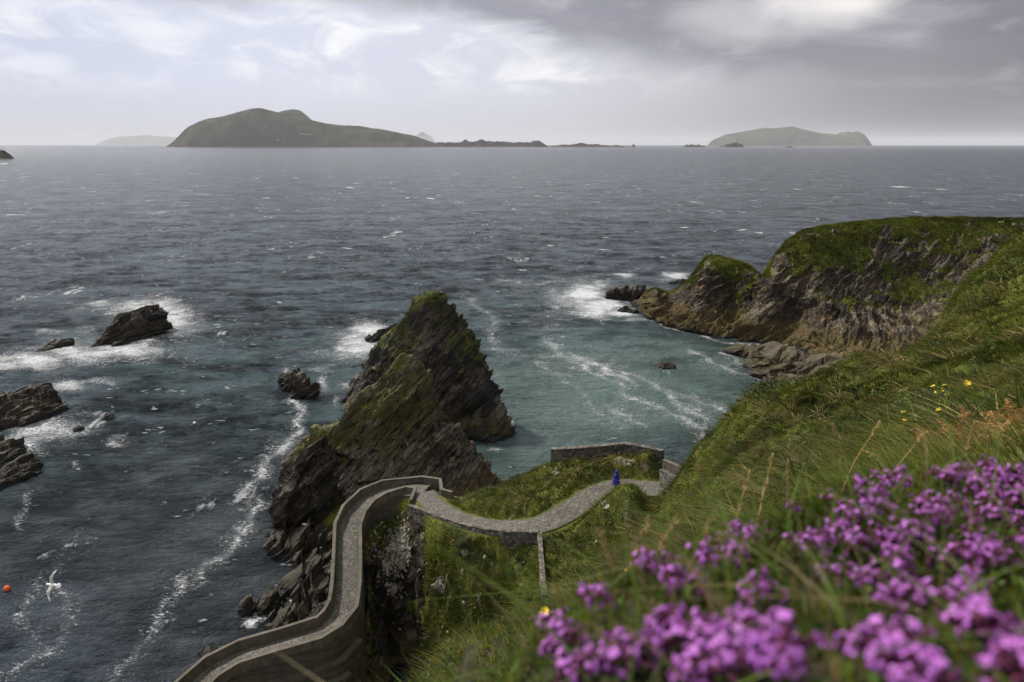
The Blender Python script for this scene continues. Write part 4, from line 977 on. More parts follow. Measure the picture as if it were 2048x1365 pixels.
def land_grass(name, n, r0, r1, L, W, seed, rockmax=.45, segs=2, straw=.12, pw=None, lab='', th0=-48, th1=50, curl=.6):
    X, Y, R = land_pts(n, r0, r1, seed, th0, th1, pw)
    Z = land_h(X[None], Y[None])[0]; e = .35
    zx = land_h((X+e)[None], Y[None])[0]; zy = land_h(X[None], (Y+e)[None])[0]
    nr = np.stack([-(zx-Z)/e, -(zy-Z)/e, np.ones(n)], 1); nr /= np.linalg.norm(nr, axis=1, keepdims=True)
    P = np.stack([X, Y, Z-.04], 1); qx, qy = proj(P)
    d1, _ = poly_dist(X, Y, UPc[::4]); d2, z2 = poly_dist(X, Y, LOc[::5])
    lichb = brush(qx, qy, [(797, 1115, 28, 58, 1.0), (770, 1210, 20, 70, .95), (1240, 925, 18, 12, 1), (1290, 935, 30, 8, .5), (1212, 1012, 9, 10, 1), (885, 1170, 13, 17, .9)])
    ns = fbm(P*.9+3, 3)
    bl = (qx > 845) & (qx < 1090) & (qy > 1035) & (Y > 43)
    gully = (qx > 730) & (qx < 845) & (qy > 1150) & (Y > 40)
    ok = ((nr[:, 2] > .22+.18*R.rand(n)) | bl) & ~(gully & (R.rand(n) < .93)) & (d1 > 1.52+.25*ns) & ((d2 > 1.75) | (Z < z2-2)) & (Z > 3.2+ns) & (lichb+ns*.4 < .55)
    ok &= (qx > -400) & (qx < (2500 if r0 > 5 else 6000)) & (qy < (1900 if r0 > 5 else 5000))
    P, nr = P[ok], nr[ok]; m = len(P)
    wind = np.array([-.55, -.25, 0])+np.stack([fbm(P*.3, 2), fbm(P*.3+40, 2), 0*P[:, 0]], 1)*.9
    lean = wind+np.stack([nr[:, 0], nr[:, 1], 0*nr[:, 0]], 1)*.9
    dist = np.linalg.norm(P-CAMP, axis=1)
    Ls = L*(1+.7*np.clip(fbm(P*.5+11, 3), -.6, 1)); Ws = W*np.clip(dist/((r0+r1)*.5), .4, 1.6)
    Ls = Ls*np.clip(.35+(d1[ok]-1.3)*.5, .35, 1)
    o = blades(name, P, nr, Ls, Ws, lean, tints(m, R, P, straw), M_blade, seed, segs, curl)
    return tag(o, lab, 'grass', kind='stuff')
land_grass('far_grass', 330000, 36, 82, .34, .045, 1, segs=2, straw=.06, pw=1.4, lab='short windswept grass on the bluff, knoll and path banks', th0=-22, th1=42)
land_grass('slope_grass', 170000, 9, 40, .32, .016, 2, segs=3, straw=.12, pw=1.2, lab='long windswept grass on the hillside below the camera', th0=-30, th1=44)
land_grass('near_grass', 80000, 1.2, 10, .24, .0055, 3, th0=-50, th1=78, segs=4, straw=.2, pw=1.0, lab='long mixed grass on the slope behind the flowers')
# tussocks standing out of the sward
def tussocks(name, nc, r0, r1, th0, th1, L, W, seed, lab, k=42, spread=.22):
    X, Y, R = land_pts(nc, r0, r1, seed, th0, th1, 1.2); Z = land_h(X[None], Y[None])[0]; P = np.stack([X, Y, Z], 1)
    qx, qy = proj(P); d1, _ = poly_dist(X, Y, UPc[::4]); d2, z2 = poly_dist(X, Y, LOc[::5])
    ok = (d1 > 2.3) & ((d2 > 2.2) | (Z < z2-2)) & (Z > 4) & (brush(qx, qy, [(797, 1115, 32, 62, 1), (790, 1250, 45, 80, 1)]) < .4); P = P[ok]; m = len(P)
    tone = np.array([(.035, .056, .005), (.095, .115, .010), (.25, .19, .07), (.085, .060, .024), (.016, .026, .004)])[R.choice(5, m, p=[.26, .18, .2, .12, .24])]
    sz = R.uniform(.6, 1.5, m); ang = R.normal(size=(m*k, 3)); ang[:, 2] = 0
    B_ = np.repeat(P, k, 0)+ang*spread*.6*np.repeat(sz, k)[:, None]; c = np.repeat(tone, k, 0)*R.uniform(.6, 1.45, (m*k, 1))
    B_[:, 2] = land_h(B_[:, 0][None], B_[:, 1][None])[0]-.04
    lean = ang*.9+np.array([-.45, -.25, 0])
    return tag(blades(name, B_, ang*.5+np.array([0, 0, 1.]), L*np.repeat(sz, k), np.full(m*k, W), lean, c, M_blade, seed, 3, .8), lab, 'grass', kind='stuff')
tussocks('tussocks', 620, 30, 70, -8, 42, .55, .05, 41, 'shaggy green and straw tussocks on the bluff and far hillside')
tussocks('hill_tussocks', 520, 8, 34, 4, 44, .42, .020, 42, 'shaggy green and straw tussocks on the near hillside', 48, .18)
# tufts on headland and stacks
def tri_tufts(name, G, mask, n, L, W, seed, lab, straw=.05):
    R = np.random.RandomState(seed); w_ = mask.ravel().astype(float)
    a_ = np.linalg.norm(np.cross(np.gradient(G, axis=0), np.gradient(G, axis=1)), axis=-1).ravel()
    w_ = w_*a_; w_ /= w_.sum(); idx = R.choice(len(w_), n, p=w_); P = G.reshape(-1, 3)[idx]+R.normal(size=(n, 3))*.15*np.array([1, 1, .2])
    nr = grid_normals(G).reshape(-1, 3)[idx]; nr *= np.sign(nr[:, 2:3]+1e-6)
    lean = np.tile([-.4, -.3, 0.], (n, 1))+nr*np.array([1, 1, 0])
    P[:, 2] -= .1
    return tag(blades(name, P, nr, np.full(n, L), np.full(n, W), lean, tints(n, R, P, straw)*.9, M_blade, seed, 2, .5), lab, 'grass', kind='stuff')
tri_tufts('headland_grass', HG, (rockm < .5) & (rowp < 5.6) & (hpx < 2150), 110000, .55, .13, 4, 'rough grass covering the top of the headland')
def stack_tufts(G, atn, nm, seed, n, lab, z0):
    N_ = grid_normals(G); at = np.array([0.0]*G.shape[0]*G.shape[1], np.float32)
    ob = atn; ob.data.attributes['moss'].data.foreach_get('value', at)
    k = at.reshape(G.shape[:2])+.35*fbm(G.reshape(-1, 3)*.8, 3).reshape(G.shape[:2])
    tri_tufts(nm, G, (k > .70) & (G[..., 2] > z0), n, .20, .07, seed, lab, .04)
stack_tufts(NG, near_stack, 'stack_moss', 5, 5000, 'yellow-green moss and grass tufts on the nearer stack', 7)
stack_tufts(FG, far_stack, 'stack_moss', 6, 9000, 'bright green moss and grass tufts on the taller stack', 9)
# ------------------------------------------------------------------ person in a blue rain cape
M_cape = simple('blue_raincoat', (.014, .016, .24), .6, .12, 3, .6, .03)
M_skin = simple('skin', (.42, .25, .18), .55, .05, 30, .1, .001)
M_trou = simple('dark_trousers', (.02, .02, .035), .8, .15, 20, .3, .004)
def skin_body(name, verts, edges, radii, mat, parent, root=0, sub=2):
    me = bpy.data.meshes.new(name); me.from_pydata(verts, edges, []); o = bpy.data.objects.new(name, me); col.objects.link(o)
    me.materials.append(mat); o.parent = parent
    md = o.modifiers.new('skin', 'SKIN'); md.use_smooth_shade = True
    for i, r in enumerate(radii): me.skin_vertices[0].data[i].radius = (r, r) if not isinstance(r, tuple) else r
    me.skin_vertices[0].data[root].use_root = True
    s_ = o.modifiers.new('sub', 'SUBSURF'); s_.levels = sub; s_.render_levels = sub; return o
pp = U(1232, 979, z=20.5)
per = thing('person', (pp[0], pp[1], 20.52), 'person in a bright blue hooded rain cape, seen from behind on the cobbled path', 'person', rot=(0, 0, math.radians(20)))
vs = [(0, 0, .95), (0, 0, 1.15), (0, .02, 1.38), (0, .03, 1.50), (0, .05, 1.62), (-.10, 0, .90), (-.11, .03, .48), (-.11, -.02, .08), (-.11, .12, .04), (.10, 0, .90), (.12, -.04, .48), (.12, -.10, .08), (.12, .04, .04),
      (-.19, .01, 1.36), (-.25, .03, 1.08), (-.20, .22, .98), (.19, .01, 1.36), (.25, .03, 1.08), (.20, .22, .98), (-.17, .29, .98), (.17, .29, .98)]
es = [(0, 1), (1, 2), (2, 3), (3, 4), (0, 5), (5, 6), (6, 7), (7, 8), (0, 9), (9, 10), (10, 11), (11, 12), (2, 13), (13, 14), (14, 15), (2, 16), (16, 17), (17, 18), (15, 19), (18, 20)]
rd = [.13, .13, .14, .055, .095, .09, .062, .045, .04, .09, .062, .045, .04, .065, .045, .035, .065, .045, .035, .03, .03]
skin_body('body', vs, es, rd, M_trou, per)
skin_body('face', [(0, .10, 1.60), (0, .125, 1.66), (0, .11, 1.71)], [(0, 1), (1, 2)], [.055, .07, .05], M_skin, per, sub=1)
skin_body('nose', [(0, .19, 1.655), (0, .205, 1.64)], [(0, 1)], [.012, .014], M_skin, per, sub=1)
for sx in (-1, 1):
    hx = .17*sx
    vs = [(hx, .29, .98), (hx, .35, .97)]; es = [(0, 1)]; rd = [.028, .03]
    for k in range(4):
        a0 = len(vs); fx_ = hx+(k-1.5)*.018; ln = (.035, .042, .04, .03)[k]
        vs += [(fx_, .37, .965), (fx_, .37+ln, .955), (fx_, .375+ln, .925)]; es += [(1, a0), (a0, a0+1), (a0+1, a0+2)]; rd += [.010, .009, .008]
    a0 = len(vs); vs += [(hx-sx*.035, .335, .955), (hx-sx*.045, .365, .94)]; es += [(0, a0), (a0, a0+1)]; rd += [.011, .009]
    skin_body('hand', vs, es, rd, M_skin, per, sub=1)
nl, na = 40, 56; ph = np.linspace(0, 1, nl)[:, None]; aa = np.linspace(0, 2*math.pi, na, endpoint=False)[None]
prof = np.interp(ph[:, 0], [0, .08, .2, .45, .75, 1], [.105, .18, .245, .275, .32, .37])[:, None]
fold = 1+(.09*np.sin(aa*7+2*ph)+.05*np.sin(aa*12+1.3))*ph**.7
zz = 1.50-ph*1.02+.03*np.sin(aa*5)*ph
G = np.stack([prof*fold*np.cos(aa)*1.0, prof*fold*np.sin(aa)*.78+.02, zz+0*aa], -1)
cape = mesh_np('cape', G.reshape(-1, 3), gridF(nl, na, True), M_cape, per)
md = cape.modifiers.new('s', 'SOLIDIFY'); md.thickness = .012
ph = np.linspace(0, math.pi*.97, 30)[:, None]; aa = np.linspace(0, 2*math.pi, 48)[None]
D_ = np.stack([np.sin(ph)*np.cos(aa), np.sin(ph)*np.sin(aa), np.cos(ph)+0*aa], -1)
open_ = np.exp(-((np.cos(ph)+.05)/.45)**2)*np.exp(-(((aa-math.pi/2))/.55)**2)
G = D_*np.array([.135, .155, .19])*(1-.35*open_[..., None]); G[..., 1] -= .05*open_; G[..., 2] += 1.655; G[..., 1] += .03; G[..., 1] -= .05*np.clip((1.6-G[..., 2])*6, 0, 1)
hood = mesh_np('hood', G.reshape(-1, 3), gridF(30, 48)[:, ::-1], M_cape, per)
# ------------------------------------------------------------------ gulls
M_white = simple('white_feathers', (.80, .79, .76), .7, .04, 14, .2, .004)
M_grey = simple('grey_feathers', (.40, .385, .36), .7, .12, 14, .2, .004)
M_tip = simple('brown_feathers', (.20, .15, .10), .7, .12, 14, .2, .004)
M_bill = simple('yellow_bill', (.65, .38, .05), .5, .05, 20, .1, .001)
def ellip(name, c, r, mat, parent, nl=18, na=24, taper=0):
    ph = np.linspace(0, math.pi, nl)[:, None]; aa = np.linspace(0, 2*math.pi, na, endpoint=False)[None]
    D_ = np.stack([np.cos(ph)+0*aa, np.sin(ph)*np.cos(aa), np.sin(ph)*np.sin(aa)], -1)
    k = 1-taper*(D_[..., :1]*.5+.5); V = D_*np.array(r)*np.concatenate([np.ones_like(k), k, k], -1)+np.array(c)
    return mesh_np(name, V.reshape(-1, 3), gridF(nl, na, True), mat, parent)
gp = U(106, 1170, s=30.0)
gull = thing('seagull', tuple(gp), 'white gull gliding over the dark water at the lower left, wings spread and banking', 'gull')
ellip('body', (0, 0, 0), (.25, .075, .07), M_white, gull, taper=.25)
ellip('head', (-.255, 0, .02), (.07, .05, .05), M_white, gull)
ellip('bill', (-.335, 0, .005), (.04, .011, .014), M_bill, gull, 8, 10)
ellip('tail', (.30, 0, .005), (.13, .085, .012), M_white, gull, taper=-.4)
def wing(sgn, nm):
    st = np.linspace(0, 1, 26); ch = np.linspace(0, 1, 9)
    lead = np.interp(st, [0, .4, .7, 1], [-.13, -.15, -.06, .13]); wd = np.interp(st, [0, .3, .6, .85, 1], [.21, .18, .15, .08, .012])
    hgt = np.interp(st, [0, .4, 1], [.02, .12, .10]); sp_ = st*.66
    up_ = []
    for side_ in (1, -1):
        G = np.zeros((26, 9, 3)); G[..., 0] = lead[:, None]+wd[:, None]*ch[None]
        G[..., 1] = sgn*(sp_[:, None]+.02); G[..., 2] = hgt[:, None]+side_*.014*np.sin(math.pi*ch)[None]*(1-.6*st[:, None])+.001*side_
        up_.append(G)
    V = np.concatenate([up_[0].reshape(-1, 3), up_[1].reshape(-1, 3)]); F = gridF(26, 9); F2 = F[:, ::-1]+26*9
    inner_ = mesh_np('wing', V, np.concatenate([F, F2]), M_white if False else M_grey, gull)
    G = up_[0][18:].copy(); G[..., 2] += .002; tip_ = mesh_np('wing_tip', G.reshape(-1, 3), gridF(8, 9), M_white, inner_)
    return inner_
wing(1, 'w'); wing(-1, 'w')
# lie it in the picture as photographed: head left, wings up and down, seen from above
fw = Vector((-.97, .08, -.22)).normalized(); upv = (Vector((0, 0, H))-Vector(gp)).normalized(); upv = (upv-fw*upv.dot(fw)).normalized(); sdv = upv.cross(-fw)
Mx = Matrix((-fw, sdv, upv)).transposed().to_4x4(); Mx = Mx @ Matrix.Rotation(math.radians(-14), 4, 'Z')
gull.matrix_world = Matrix.Translation(Vector(gp)) @ Mx
q = U(610, 1047, z=3.0)
dgs = bpy.context.evaluated_depsgraph_get()
def cast(px, py):
    d = Vector(ray(px, py)).normalized(); r = scn.ray_cast(dgs, Vector((0, 0, H)), d); return r[1] if r[0] else None
bpy.context.view_layer.update(); dgs = bpy.context.evaluated_depsgraph_get()
def sit_gull(px, py, lab, rz):
    c = cast(px, py)
    if c is None: return
    g = thing('perched_gull', tuple(c), lab, 'gull', rot=(0, 0, rz))
    o = ellip('body', (0, 0, .16), (.26, .11, .10), M_white, g, taper=.3); o.rotation_euler = (0, .25, 0)
    ellip('head', (-.25, 0, .31), (.075, .06, .06), M_white, g); ellip('bill', (-.335, 0, .30), (.04, .012, .014), M_bill, g, 8, 10)
    for s_ in (-1, 1): ellip('wing', (.08, .085*s_, .20), (.25, .03, .075), M_grey, g)
    for s_ in (-1, 1): ellip('leg', (0, .04*s_, .04), (.012, .012, .07), M_bill, g, 8, 8)
sit_gull(611, 1052, 'white gull perched on the serrated ledge left of the ramp', .4)
# ------------------------------------------------------------------ buoys
M_or = simple('orange_plastic', (.80, .13, .02), .35, .08, 6, .1, .01, .5)
M_wp = simple('white_plastic', (.75, .74, .70), .4, .08, 6, .1, .01, .5)
M_rope = simple('old_rope', (.12, .11, .08), .9, .2, 30, .4, .01)
def buoy(px, py, r, mat, lab, tilt):
    c = U(px, py, z=.25); g = thing('buoy', (c[0], c[1], r*.35), lab, 'buoy', rot=(tilt, .2, 0))
    nl, na = 28, 32; ph = np.linspace(0, math.pi, nl)[:, None]; aa = np.linspace(0, 2*math.pi, na, endpoint=False)[None]
    rad = r*(1+.06*np.cos(ph*2)); D_ = np.stack([np.sin(ph)*np.cos(aa)*rad, np.sin(ph)*np.sin(aa)*rad, np.cos(ph)*rad*1.1+0*aa], -1)
    mesh_np('float', D_.reshape(-1, 3), gridF(nl, na, True)[:, ::-1], mat, g)
    u_ = np.linspace(0, 2*math.pi, 20)[:, None]; v_ = np.linspace(0, 2*math.pi, 10, endpoint=False)[None]
    T_ = np.stack([(r*.16+r*.05*np.cos(v_))*np.cos(u_), r*.05*np.sin(v_)+0*u_, (r*.16+r*.05*np.cos(v_))*np.sin(u_)+r*1.18], -1)
    mesh_np('lifting_eye', T_.reshape(-1, 3), gridF(20, 10, True), mat, g)
buoy(14, 1176, .36, M_or, 'round orange mooring buoy floating near the bottom left edge', .3)
buoy(389, 846, .32, M_wp, 'round white buoy floating left of the small pinnacle rock', -.3)
# ------------------------------------------------------------------ cottages on the big island
M_lime = simple('limewash', (.75, .74, .70), .9, .03, .1, .1, .01); M_slate = simple('roof_slate', (.10, .10, .11), .8, .1, .1, .1, .01)
labs = ['leftmost white cottage of the row on the large island', 'second white cottage from the left of the island row', 'middle white cottage of the island row', 'fourth white cottage of the island row', 'rightmost white cottage of the island row', 'lone white cottage low on the large island, left of the row']
for i, (px, py) in enumerate([(602, 268.5), (607, 269), (612, 269), (617, 269.5), (622, 270), (556, 281)]):
    c = cast(px, py)
    if c is None: continue
    g = thing('cottage', tuple(c), labs[i], 'cottage', 'white cottages on the large island', rot=(0, 0, .1*i)); Lh, Dh, Hh = 11, 6, 7
    V = np.array([(-Lh, -Dh, -6), (Lh, -Dh, -6), (Lh, Dh, -6), (-Lh, Dh, -6), (-Lh, -Dh, Hh), (Lh, -Dh, Hh), (Lh, Dh, Hh), (-Lh, Dh, Hh), (-Lh, 0, Hh+5), (Lh, 0, Hh+5)])
    me = bpy.data.meshes.new('wall'); me.from_pydata(V.tolist(), [], [(0, 1, 5, 4), (1, 2, 6, 9, 5), (2, 3, 7, 6), (3, 0, 4, 8, 7)]); o = bpy.data.objects.new('wall', me); col.objects.link(o); me.materials.append(M_lime); o.parent = g
    R2 = V[[4, 5, 9, 8, 7, 6]]*1.04+np.array([0, 0, .3]); me = bpy.data.meshes.new('roof'); me.from_pydata(R2.tolist(), [], [(0, 1, 2, 3), (3, 2, 5, 4)]); o = bpy.data.objects.new('roof', me); col.objects.link(o); me.materials.append(M_slate); o.parent = g

# ------------------------------------------------------------------ foreground: turf bank, thyme, grass heads
bk = []
for px, py, yy in [(2048, 950, 1.5), (2300, 930, 1.6), (1900, 935, 1.5), (1750, 955, 1.4), (1620, 1010, 1.3), (1500, 1085, 1.15), (1400, 1120, 1.1), (1270, 1160, 1.0), (1160, 1215, .95), (1110, 1290, .85), (1085, 1365, .78),
                   (1300, 1330, .68), (1450, 1290, .66), (1600, 1330, .60), (1800, 1280, .64), (2048, 1200, .78), (1900, 1130, .95), (1700, 1150, .95), (1500, 1200, .85), (2048, 1365, .52), (1800, 1400, .52), (1500, 1450, .52), (1200, 1480, .62), (2300, 1200, .8), (2400, 1450, .5), (1900, 1020, 1.25), (2200, 1040, 1.2)]:
    p_ = U(px, py+35, y=yy); bk.append(p_)
for p_ in list(bk[:11]): bk.append(p_+np.array([-.10, .40, -.45])); bk.append(p_+np.array([-.2, .95, -1.1]))
for X_, Y_, Z_ in [(-.35, .6, 48.6), (-.25, .2, 48.9), (0, 0, 49.2), (.6, -.1, 49.5), (1.6, .2, 49.9), (-.3, 1.1, 48.2), (.3, 2.2, 47.9), (1.6, 2.8, 48.1), (2.4, 1.0, 49.6)]: bk.append(np.array([X_, Y_, Z_]))
bk = np.array(bk); _b = rbf_fit(bk, .15, .01)
def bank_h(X, Y):
    Z = rbf_eval(bk, _b, .15, X, Y); P = np.stack([X.ravel()*6, Y.ravel()*6, 0*X.ravel()], 1)
    return Z+.022*fbm(P, 4).reshape(X.shape)
BX, BY = np.meshgrid(np.linspace(-.45, 4.2, 420), np.linspace(-1.2, 3.2, 400), indexing='ij'); BZ = bank_h(BX, BY); LBZ = land_h(BX, BY)-.03
wb = sst(BX, 2.0, 3.6); wb = np.maximum(wb, sst(BY, .05, -.9)); BZ = BZ*(1-wb)+LBZ*wb
ed = np.minimum.reduce([BX+.45, 4.2-BX, BY+1.2, 3.2-BY]); BZ -= np.clip(.22-ed, 0, 1)*(2.5*(BX < 0)+1.0)
M_soil = simple('turf_soil', (.030, .030, .014), .95, .35, 9, .8, .02, .1)
bank = mesh_np('turf_bank', np.stack([BX, BY, BZ], -1).reshape(-1, 3), gridF(420, 400)[:, ::-1], M_soil)
tag(bank, 'turf bank under the flowers close to the camera', kind='structure')
R_ = np.random.RandomState(12); n = 44000
X = R_.uniform(-.3, 4.1, n); Y = R_.uniform(-1.1, 3.1, n); kp = (X < 2.4) & (Y > .1) | (R_.rand(n) < .7); X = X[kp]; Y = Y[kp]; Z = bank_h(X[None], Y[None])[0]; wb = np.maximum(sst(X, 2.0, 3.6), sst(Y, .05, -.9)); Z = Z*(1-wb)+(land_h(X[None], Y[None])[0]-.03)*wb; P = np.stack([X, Y, Z-.005], 1); qx, qy = proj(P)
ok = (qx > 950) | (Y < .2); P = P[ok]; n = len(P)
nr = np.tile([0, 0, 1.0], (n, 1)); lean = np.tile([-.3, -.15, 0.], (n, 1))
tb = tints(n, R_, P*6, .12)*1.9
tag(blades('turf_grass', P, nr, np.where((P[:, 0] > 2.3) | (P[:, 1] < .15), .14, .075), np.full(n, .0038), lean, tb, M_blade, 21, 3, .6), 'short green grass and leaves growing among the flowers', 'grass', kind='stuff')
# broad little leaves among the flowers
ok = R_.rand(n) < .55; Pl = P[ok]+R_.normal(size=(ok.sum(), 3))*np.array([.01, .01, .012])+np.array([0, 0, .022]); m_ = len(Pl)
lc = np.array([.050, .085, .012])*R_.uniform(.5, 1.8, (m_, 1)); rdm = R_.rand(m_) < .10; lc[rdm] = np.array([.08, .035, .02])
tag(blades('thyme_leaves', Pl, R_.normal(size=(m_, 3)), np.full(m_, .020), np.full(m_, .009), R_.normal(size=(m_, 3))*.5, lc, M_blade, 22, 2, .4), 'small rounded thyme leaves matted under the flower heads', 'leaves', kind='stuff')
# long arching blades
n = 800; px = R_.uniform(1120, 2060, n); X = []; 
X = R_.uniform(-.05, 1.9, n); Y = R_.uniform(.45, 1.7, n); Z = bank_h(X[None], Y[None])[0]; P = np.stack([X, Y, Z], 1)
cb = np.where(R_.rand(n, 1) < .3, np.array([[.20, .16, .07]]), np.array([[.10, .15, .022]]))*R_.uniform(.7, 1.4, (n, 1))
tag(blades('arching_grass', P, np.tile([0, 0, 1.], (n, 1)), np.full(n, .19), np.full(n, .0042), np.tile([-.5, .1, 0.], (n, 1))+R_.normal(size=(n, 3))*.5, cb, M_blade, 23, 7, .9), 'long arching grass blades rising through the flowers', 'grass', kind='stuff')

M_pet = None
def petal_mat():
    m, b, p, o = new_mat('purple_petals'); v = b.obj()
    oi = b.new('ShaderNodeObjectInfo'); n = b.noise(v, 90, 3)
    c = b.mix((n*.6+S(b.nt, oi.outputs['Random'])*.4), (.27, .055, .36), (.66, .22, .72))
    b.link(c, p.inputs['Base Color']); p.inputs['Roughness'].default_value = .55
    tr = b.new('ShaderNodeBsdfTranslucent'); b.link(c, tr.inputs[0]); mx = b.new('ShaderNodeMixShader'); mx.inputs[0].default_value = .3
    b.nt.links.new(p.outputs[0], mx.inputs[1]); b.nt.links.new(tr.outputs[0], mx.inputs[2]); b.nt.links.new(mx.outputs[0], o.inputs[0]); return m
M_pet = petal_mat(); M_cal = simple('dark_calyx', (.085, .016, .045), .7, .3, 200, .2, .001); M_stem = simple('green_stem', (.06, .085, .02), .7, .2, 100, .2, .001)
def tube_np(pts, rads, na=6):
    pts = np.array(pts, float); d = np.gradient(pts, axis=0); d /= np.linalg.norm(d, axis=1, keepdims=True)+1e-9
    s_ = np.cross(d, [0.3, 1, 0.1]); s_ /= np.linalg.norm(s_, axis=1, keepdims=True)+1e-9; t_ = np.cross(d, s_)
    a_ = np.linspace(0, 2*math.pi, na, endpoint=False); G = pts[:, None]+np.array(rads)[:, None, None]*(s_[:, None]*np.cos(a_)[None, :, None]+t_[:, None]*np.sin(a_)[None, :, None])
    return G.reshape(-1, 3), gridF(len(pts), na, True)
def join_vf(L):
    V = []; F = []; o = 0
    for v, f in L: V.append(v); F.append(f+o); o += len(v)
    return np.concatenate(V), np.concatenate(F)
def sprig(seed, nf, hh):
    """flower head: stem, dark cups and lipped purple flowers"""
    R = np.random.RandomState(seed); root = thing('thyme_flower', (0, 0, 0), None, None)
    st = [(0, 0, -hh), (R.normal()*.004, R.normal()*.004, -hh*.5), (0, 0, 0)]
    v, f = tube_np(crom(st, 8), [.0011]*8, 5); leaf = [(v, f)]
    for k in range(6):
        a0 = R.rand()*6.28; z0 = -hh*R.uniform(.15, .8); l_ = .009; dx, dy = math.cos(a0), math.sin(a0)
        q_ = np.array([(0, 0, z0), (dx*l_*.5-dy*.0025, dy*l_*.5+dx*.0025, z0+.002), (dx*l_, dy*l_, z0+.0025), (dx*l_*.5+dy*.0025, dy*l_*.5-dx*.0025, z0+.002)]); leaf.append((q_, np.array([[0, 1, 2, 3]])))
    V, F = join_vf(leaf); mesh_np('stem', V, F, M_stem, root)
    cups = []; pets = []
    for k in range(nf):
        u = (k+.5)/nf; el = math.acos(1-u*1.15); a0 = k*2.399; d = np.array([math.sin(el)*math.cos(a0), math.sin(el)*math.sin(a0), math.cos(el)])
        c0 = d*.0035; c1 = d*.010; cups.append(tube_np(crom([c0, (c0+c1)/2, c1], 5), [.0012, .0024, .0028, .0026, .0018], 6))
        if nf > 7 and R.rand() < .2: continue
        e1 = np.cross(d, [0, 0, 1.0]); e1 = e1/(np.linalg.norm(e1)+1e-6) if np.linalg.norm(e1) > .1 else np.array([1., 0, 0]); e2 = np.cross(d, e1)
        d = d+R.normal(size=3)*(.35 if nf > 9 else .1); d /= np.linalg.norm(d); c = d*.0165*R.uniform(.6, 1.35); sz = R.uniform(.0034, .0052); cups.append(tube_np([c1*.9, c], [.0012, .0016], 5))
        for q, (ang, ll, ww) in enumerate([(0, 1.15, .62), (math.pi*.52, 1.0, .55), (-math.pi*.52, 1.0, .55), (math.pi, .8, .6)]):
            ang += R.normal()*.15; dr = e1*math.cos(ang)+e2*math.sin(ang); pr_ = np.cross(d, dr); rows = []
            for f_, w2, h2 in [(0, .25, 0), (.35, .85, .12), (.7, 1.0, .10), (.95, .6, -.08), (1.05, .12, -.18)]:
                cc = c+dr*sz*ll*f_+d*sz*h2; 
                for s_ in (-1, 0, 1): rows.append(cc+pr_*s_*sz*ww*w2*.75-d*abs(s_)*sz*.08)
            pets.append((np.array(rows), gridF(5, 3)))
    V, F = join_vf(cups); mesh_np('flower_cups', V, F, M_cal, root)
    V, F = join_vf(pets); mesh_np('petals', V, F, M_pet, root); return root
protos = [sprig(s_, nf, hh) for s_, nf, hh in [(1, 10, .05), (2, 8, .045), (3, 13, .055), (4, 6, .05)]]
def copy_tree(o, parent=None):
    c = o.copy(); col.objects.link(c); c.parent = parent
    for chd in o.children:
        if chd.name.split('.')[0] in ('stem', 'flower_cups', 'petals', 'blossom', 'seed_head'): copy_tree(chd, c)
    return c
# photo clusters: (px, py, spread x, spread y, how many, depth scale, label)
CL = [(1990, 1010, 60, 70, 46, 'r', 'in the densest part of the mass at the right edge'), (1900, 930, 60, 18, 20, 'r', 'along the upper rim of the right-hand mass'), (2020, 960, 35, 30, 18, 'r', 'in the upper right corner of the bank'), (1790, 950, 40, 20, 14, 'r', 'at the upper left shoulder of the right-hand mass'), (1740, 1010, 40, 30, 16, 'r', 'on the left border of the right-hand mass'), (1860, 1030, 45, 25, 14, 'r', 'in the centre of the right-hand mass'), (1960, 1120, 60, 30, 26, 'r', 'on the lower fringe of the right-hand mass'), (1820, 1075, 40, 20, 10, 'r', 'on the lower left fringe of the right-hand mass'),
      (1560, 1010, 30, 14, 6, 'm', 'at the highest point left of the right-hand mass'), (1500, 1060, 45, 14, 9, 'm', 'on the skyline of the bank below the tan seed heads'), (1460, 1110, 30, 16, 7, 'm', 'just under the skyline clump of the bank'), (1520, 1180, 30, 26, 8, 'm', 'above the big blurred bottom clump'), (1620, 1090, 30, 22, 6, 'm', 'in the thin patch left of the right-hand mass'), (1670, 1160, 50, 25, 6, 'm', 'scattered in the green gap of the bank'), (1780, 1130, 30, 20, 7, 'm', 'below the right-hand mass in open green'), (1740, 1080, 26, 16, 7, 'm', 'in the pair-like clump left of the lower fringe'),
      (1300, 1130, 26, 12, 7, 'l', 'in the left clump rising against the hillside'), (1350, 1165, 25, 8, 5, 'l', 'in the flat clump right of the rising left clump'), (1185, 1190, 28, 9, 7, 'l', 'in the dark reddish clump near the stone wall end'), (1120, 1265, 26, 20, 8, 'l', 'in the leftmost clump of the bank'), (1400, 1110, 14, 14, 3, 'l', 'between the left and skyline clumps'),
      (1380, 1275, 50, 22, 10, 'b', 'in the left half of the big blurred bottom clump'), (1500, 1290, 50, 28, 14, 'b', 'in the right half of the big blurred bottom clump'), (1420, 1330, 60, 18, 8, 'b', 'along the bottom of the big blurred clump'), (1250, 1310, 34, 18, 7, 'b', 'in the small clump left of the big blurred one'), (1560, 1330, 26, 20, 6, 'b', 'at the lower right tip of the big blurred clump'), (1150, 1345, 26, 12, 4, 'b', 'at the bottom edge under the leftmost clump'),
      (1850, 1190, 70, 22, 14, 'm', 'in the thin band below the lower fringe'), (1680, 1060, 30, 20, 8, 'm', 'in the gap left of the lower left fringe'),
      (1780, 1310, 40, 26, 9, 'c', 'in the lone clump low on the right'), (1960, 1260, 40, 14, 6, 'c', 'in the loose row below the right-hand mass'), (2030, 1330, 26, 20, 6, 'c', 'in the bottom right corner'), (1840, 1350, 30, 12, 4, 'c', 'at the bottom edge right of the lone clump')]
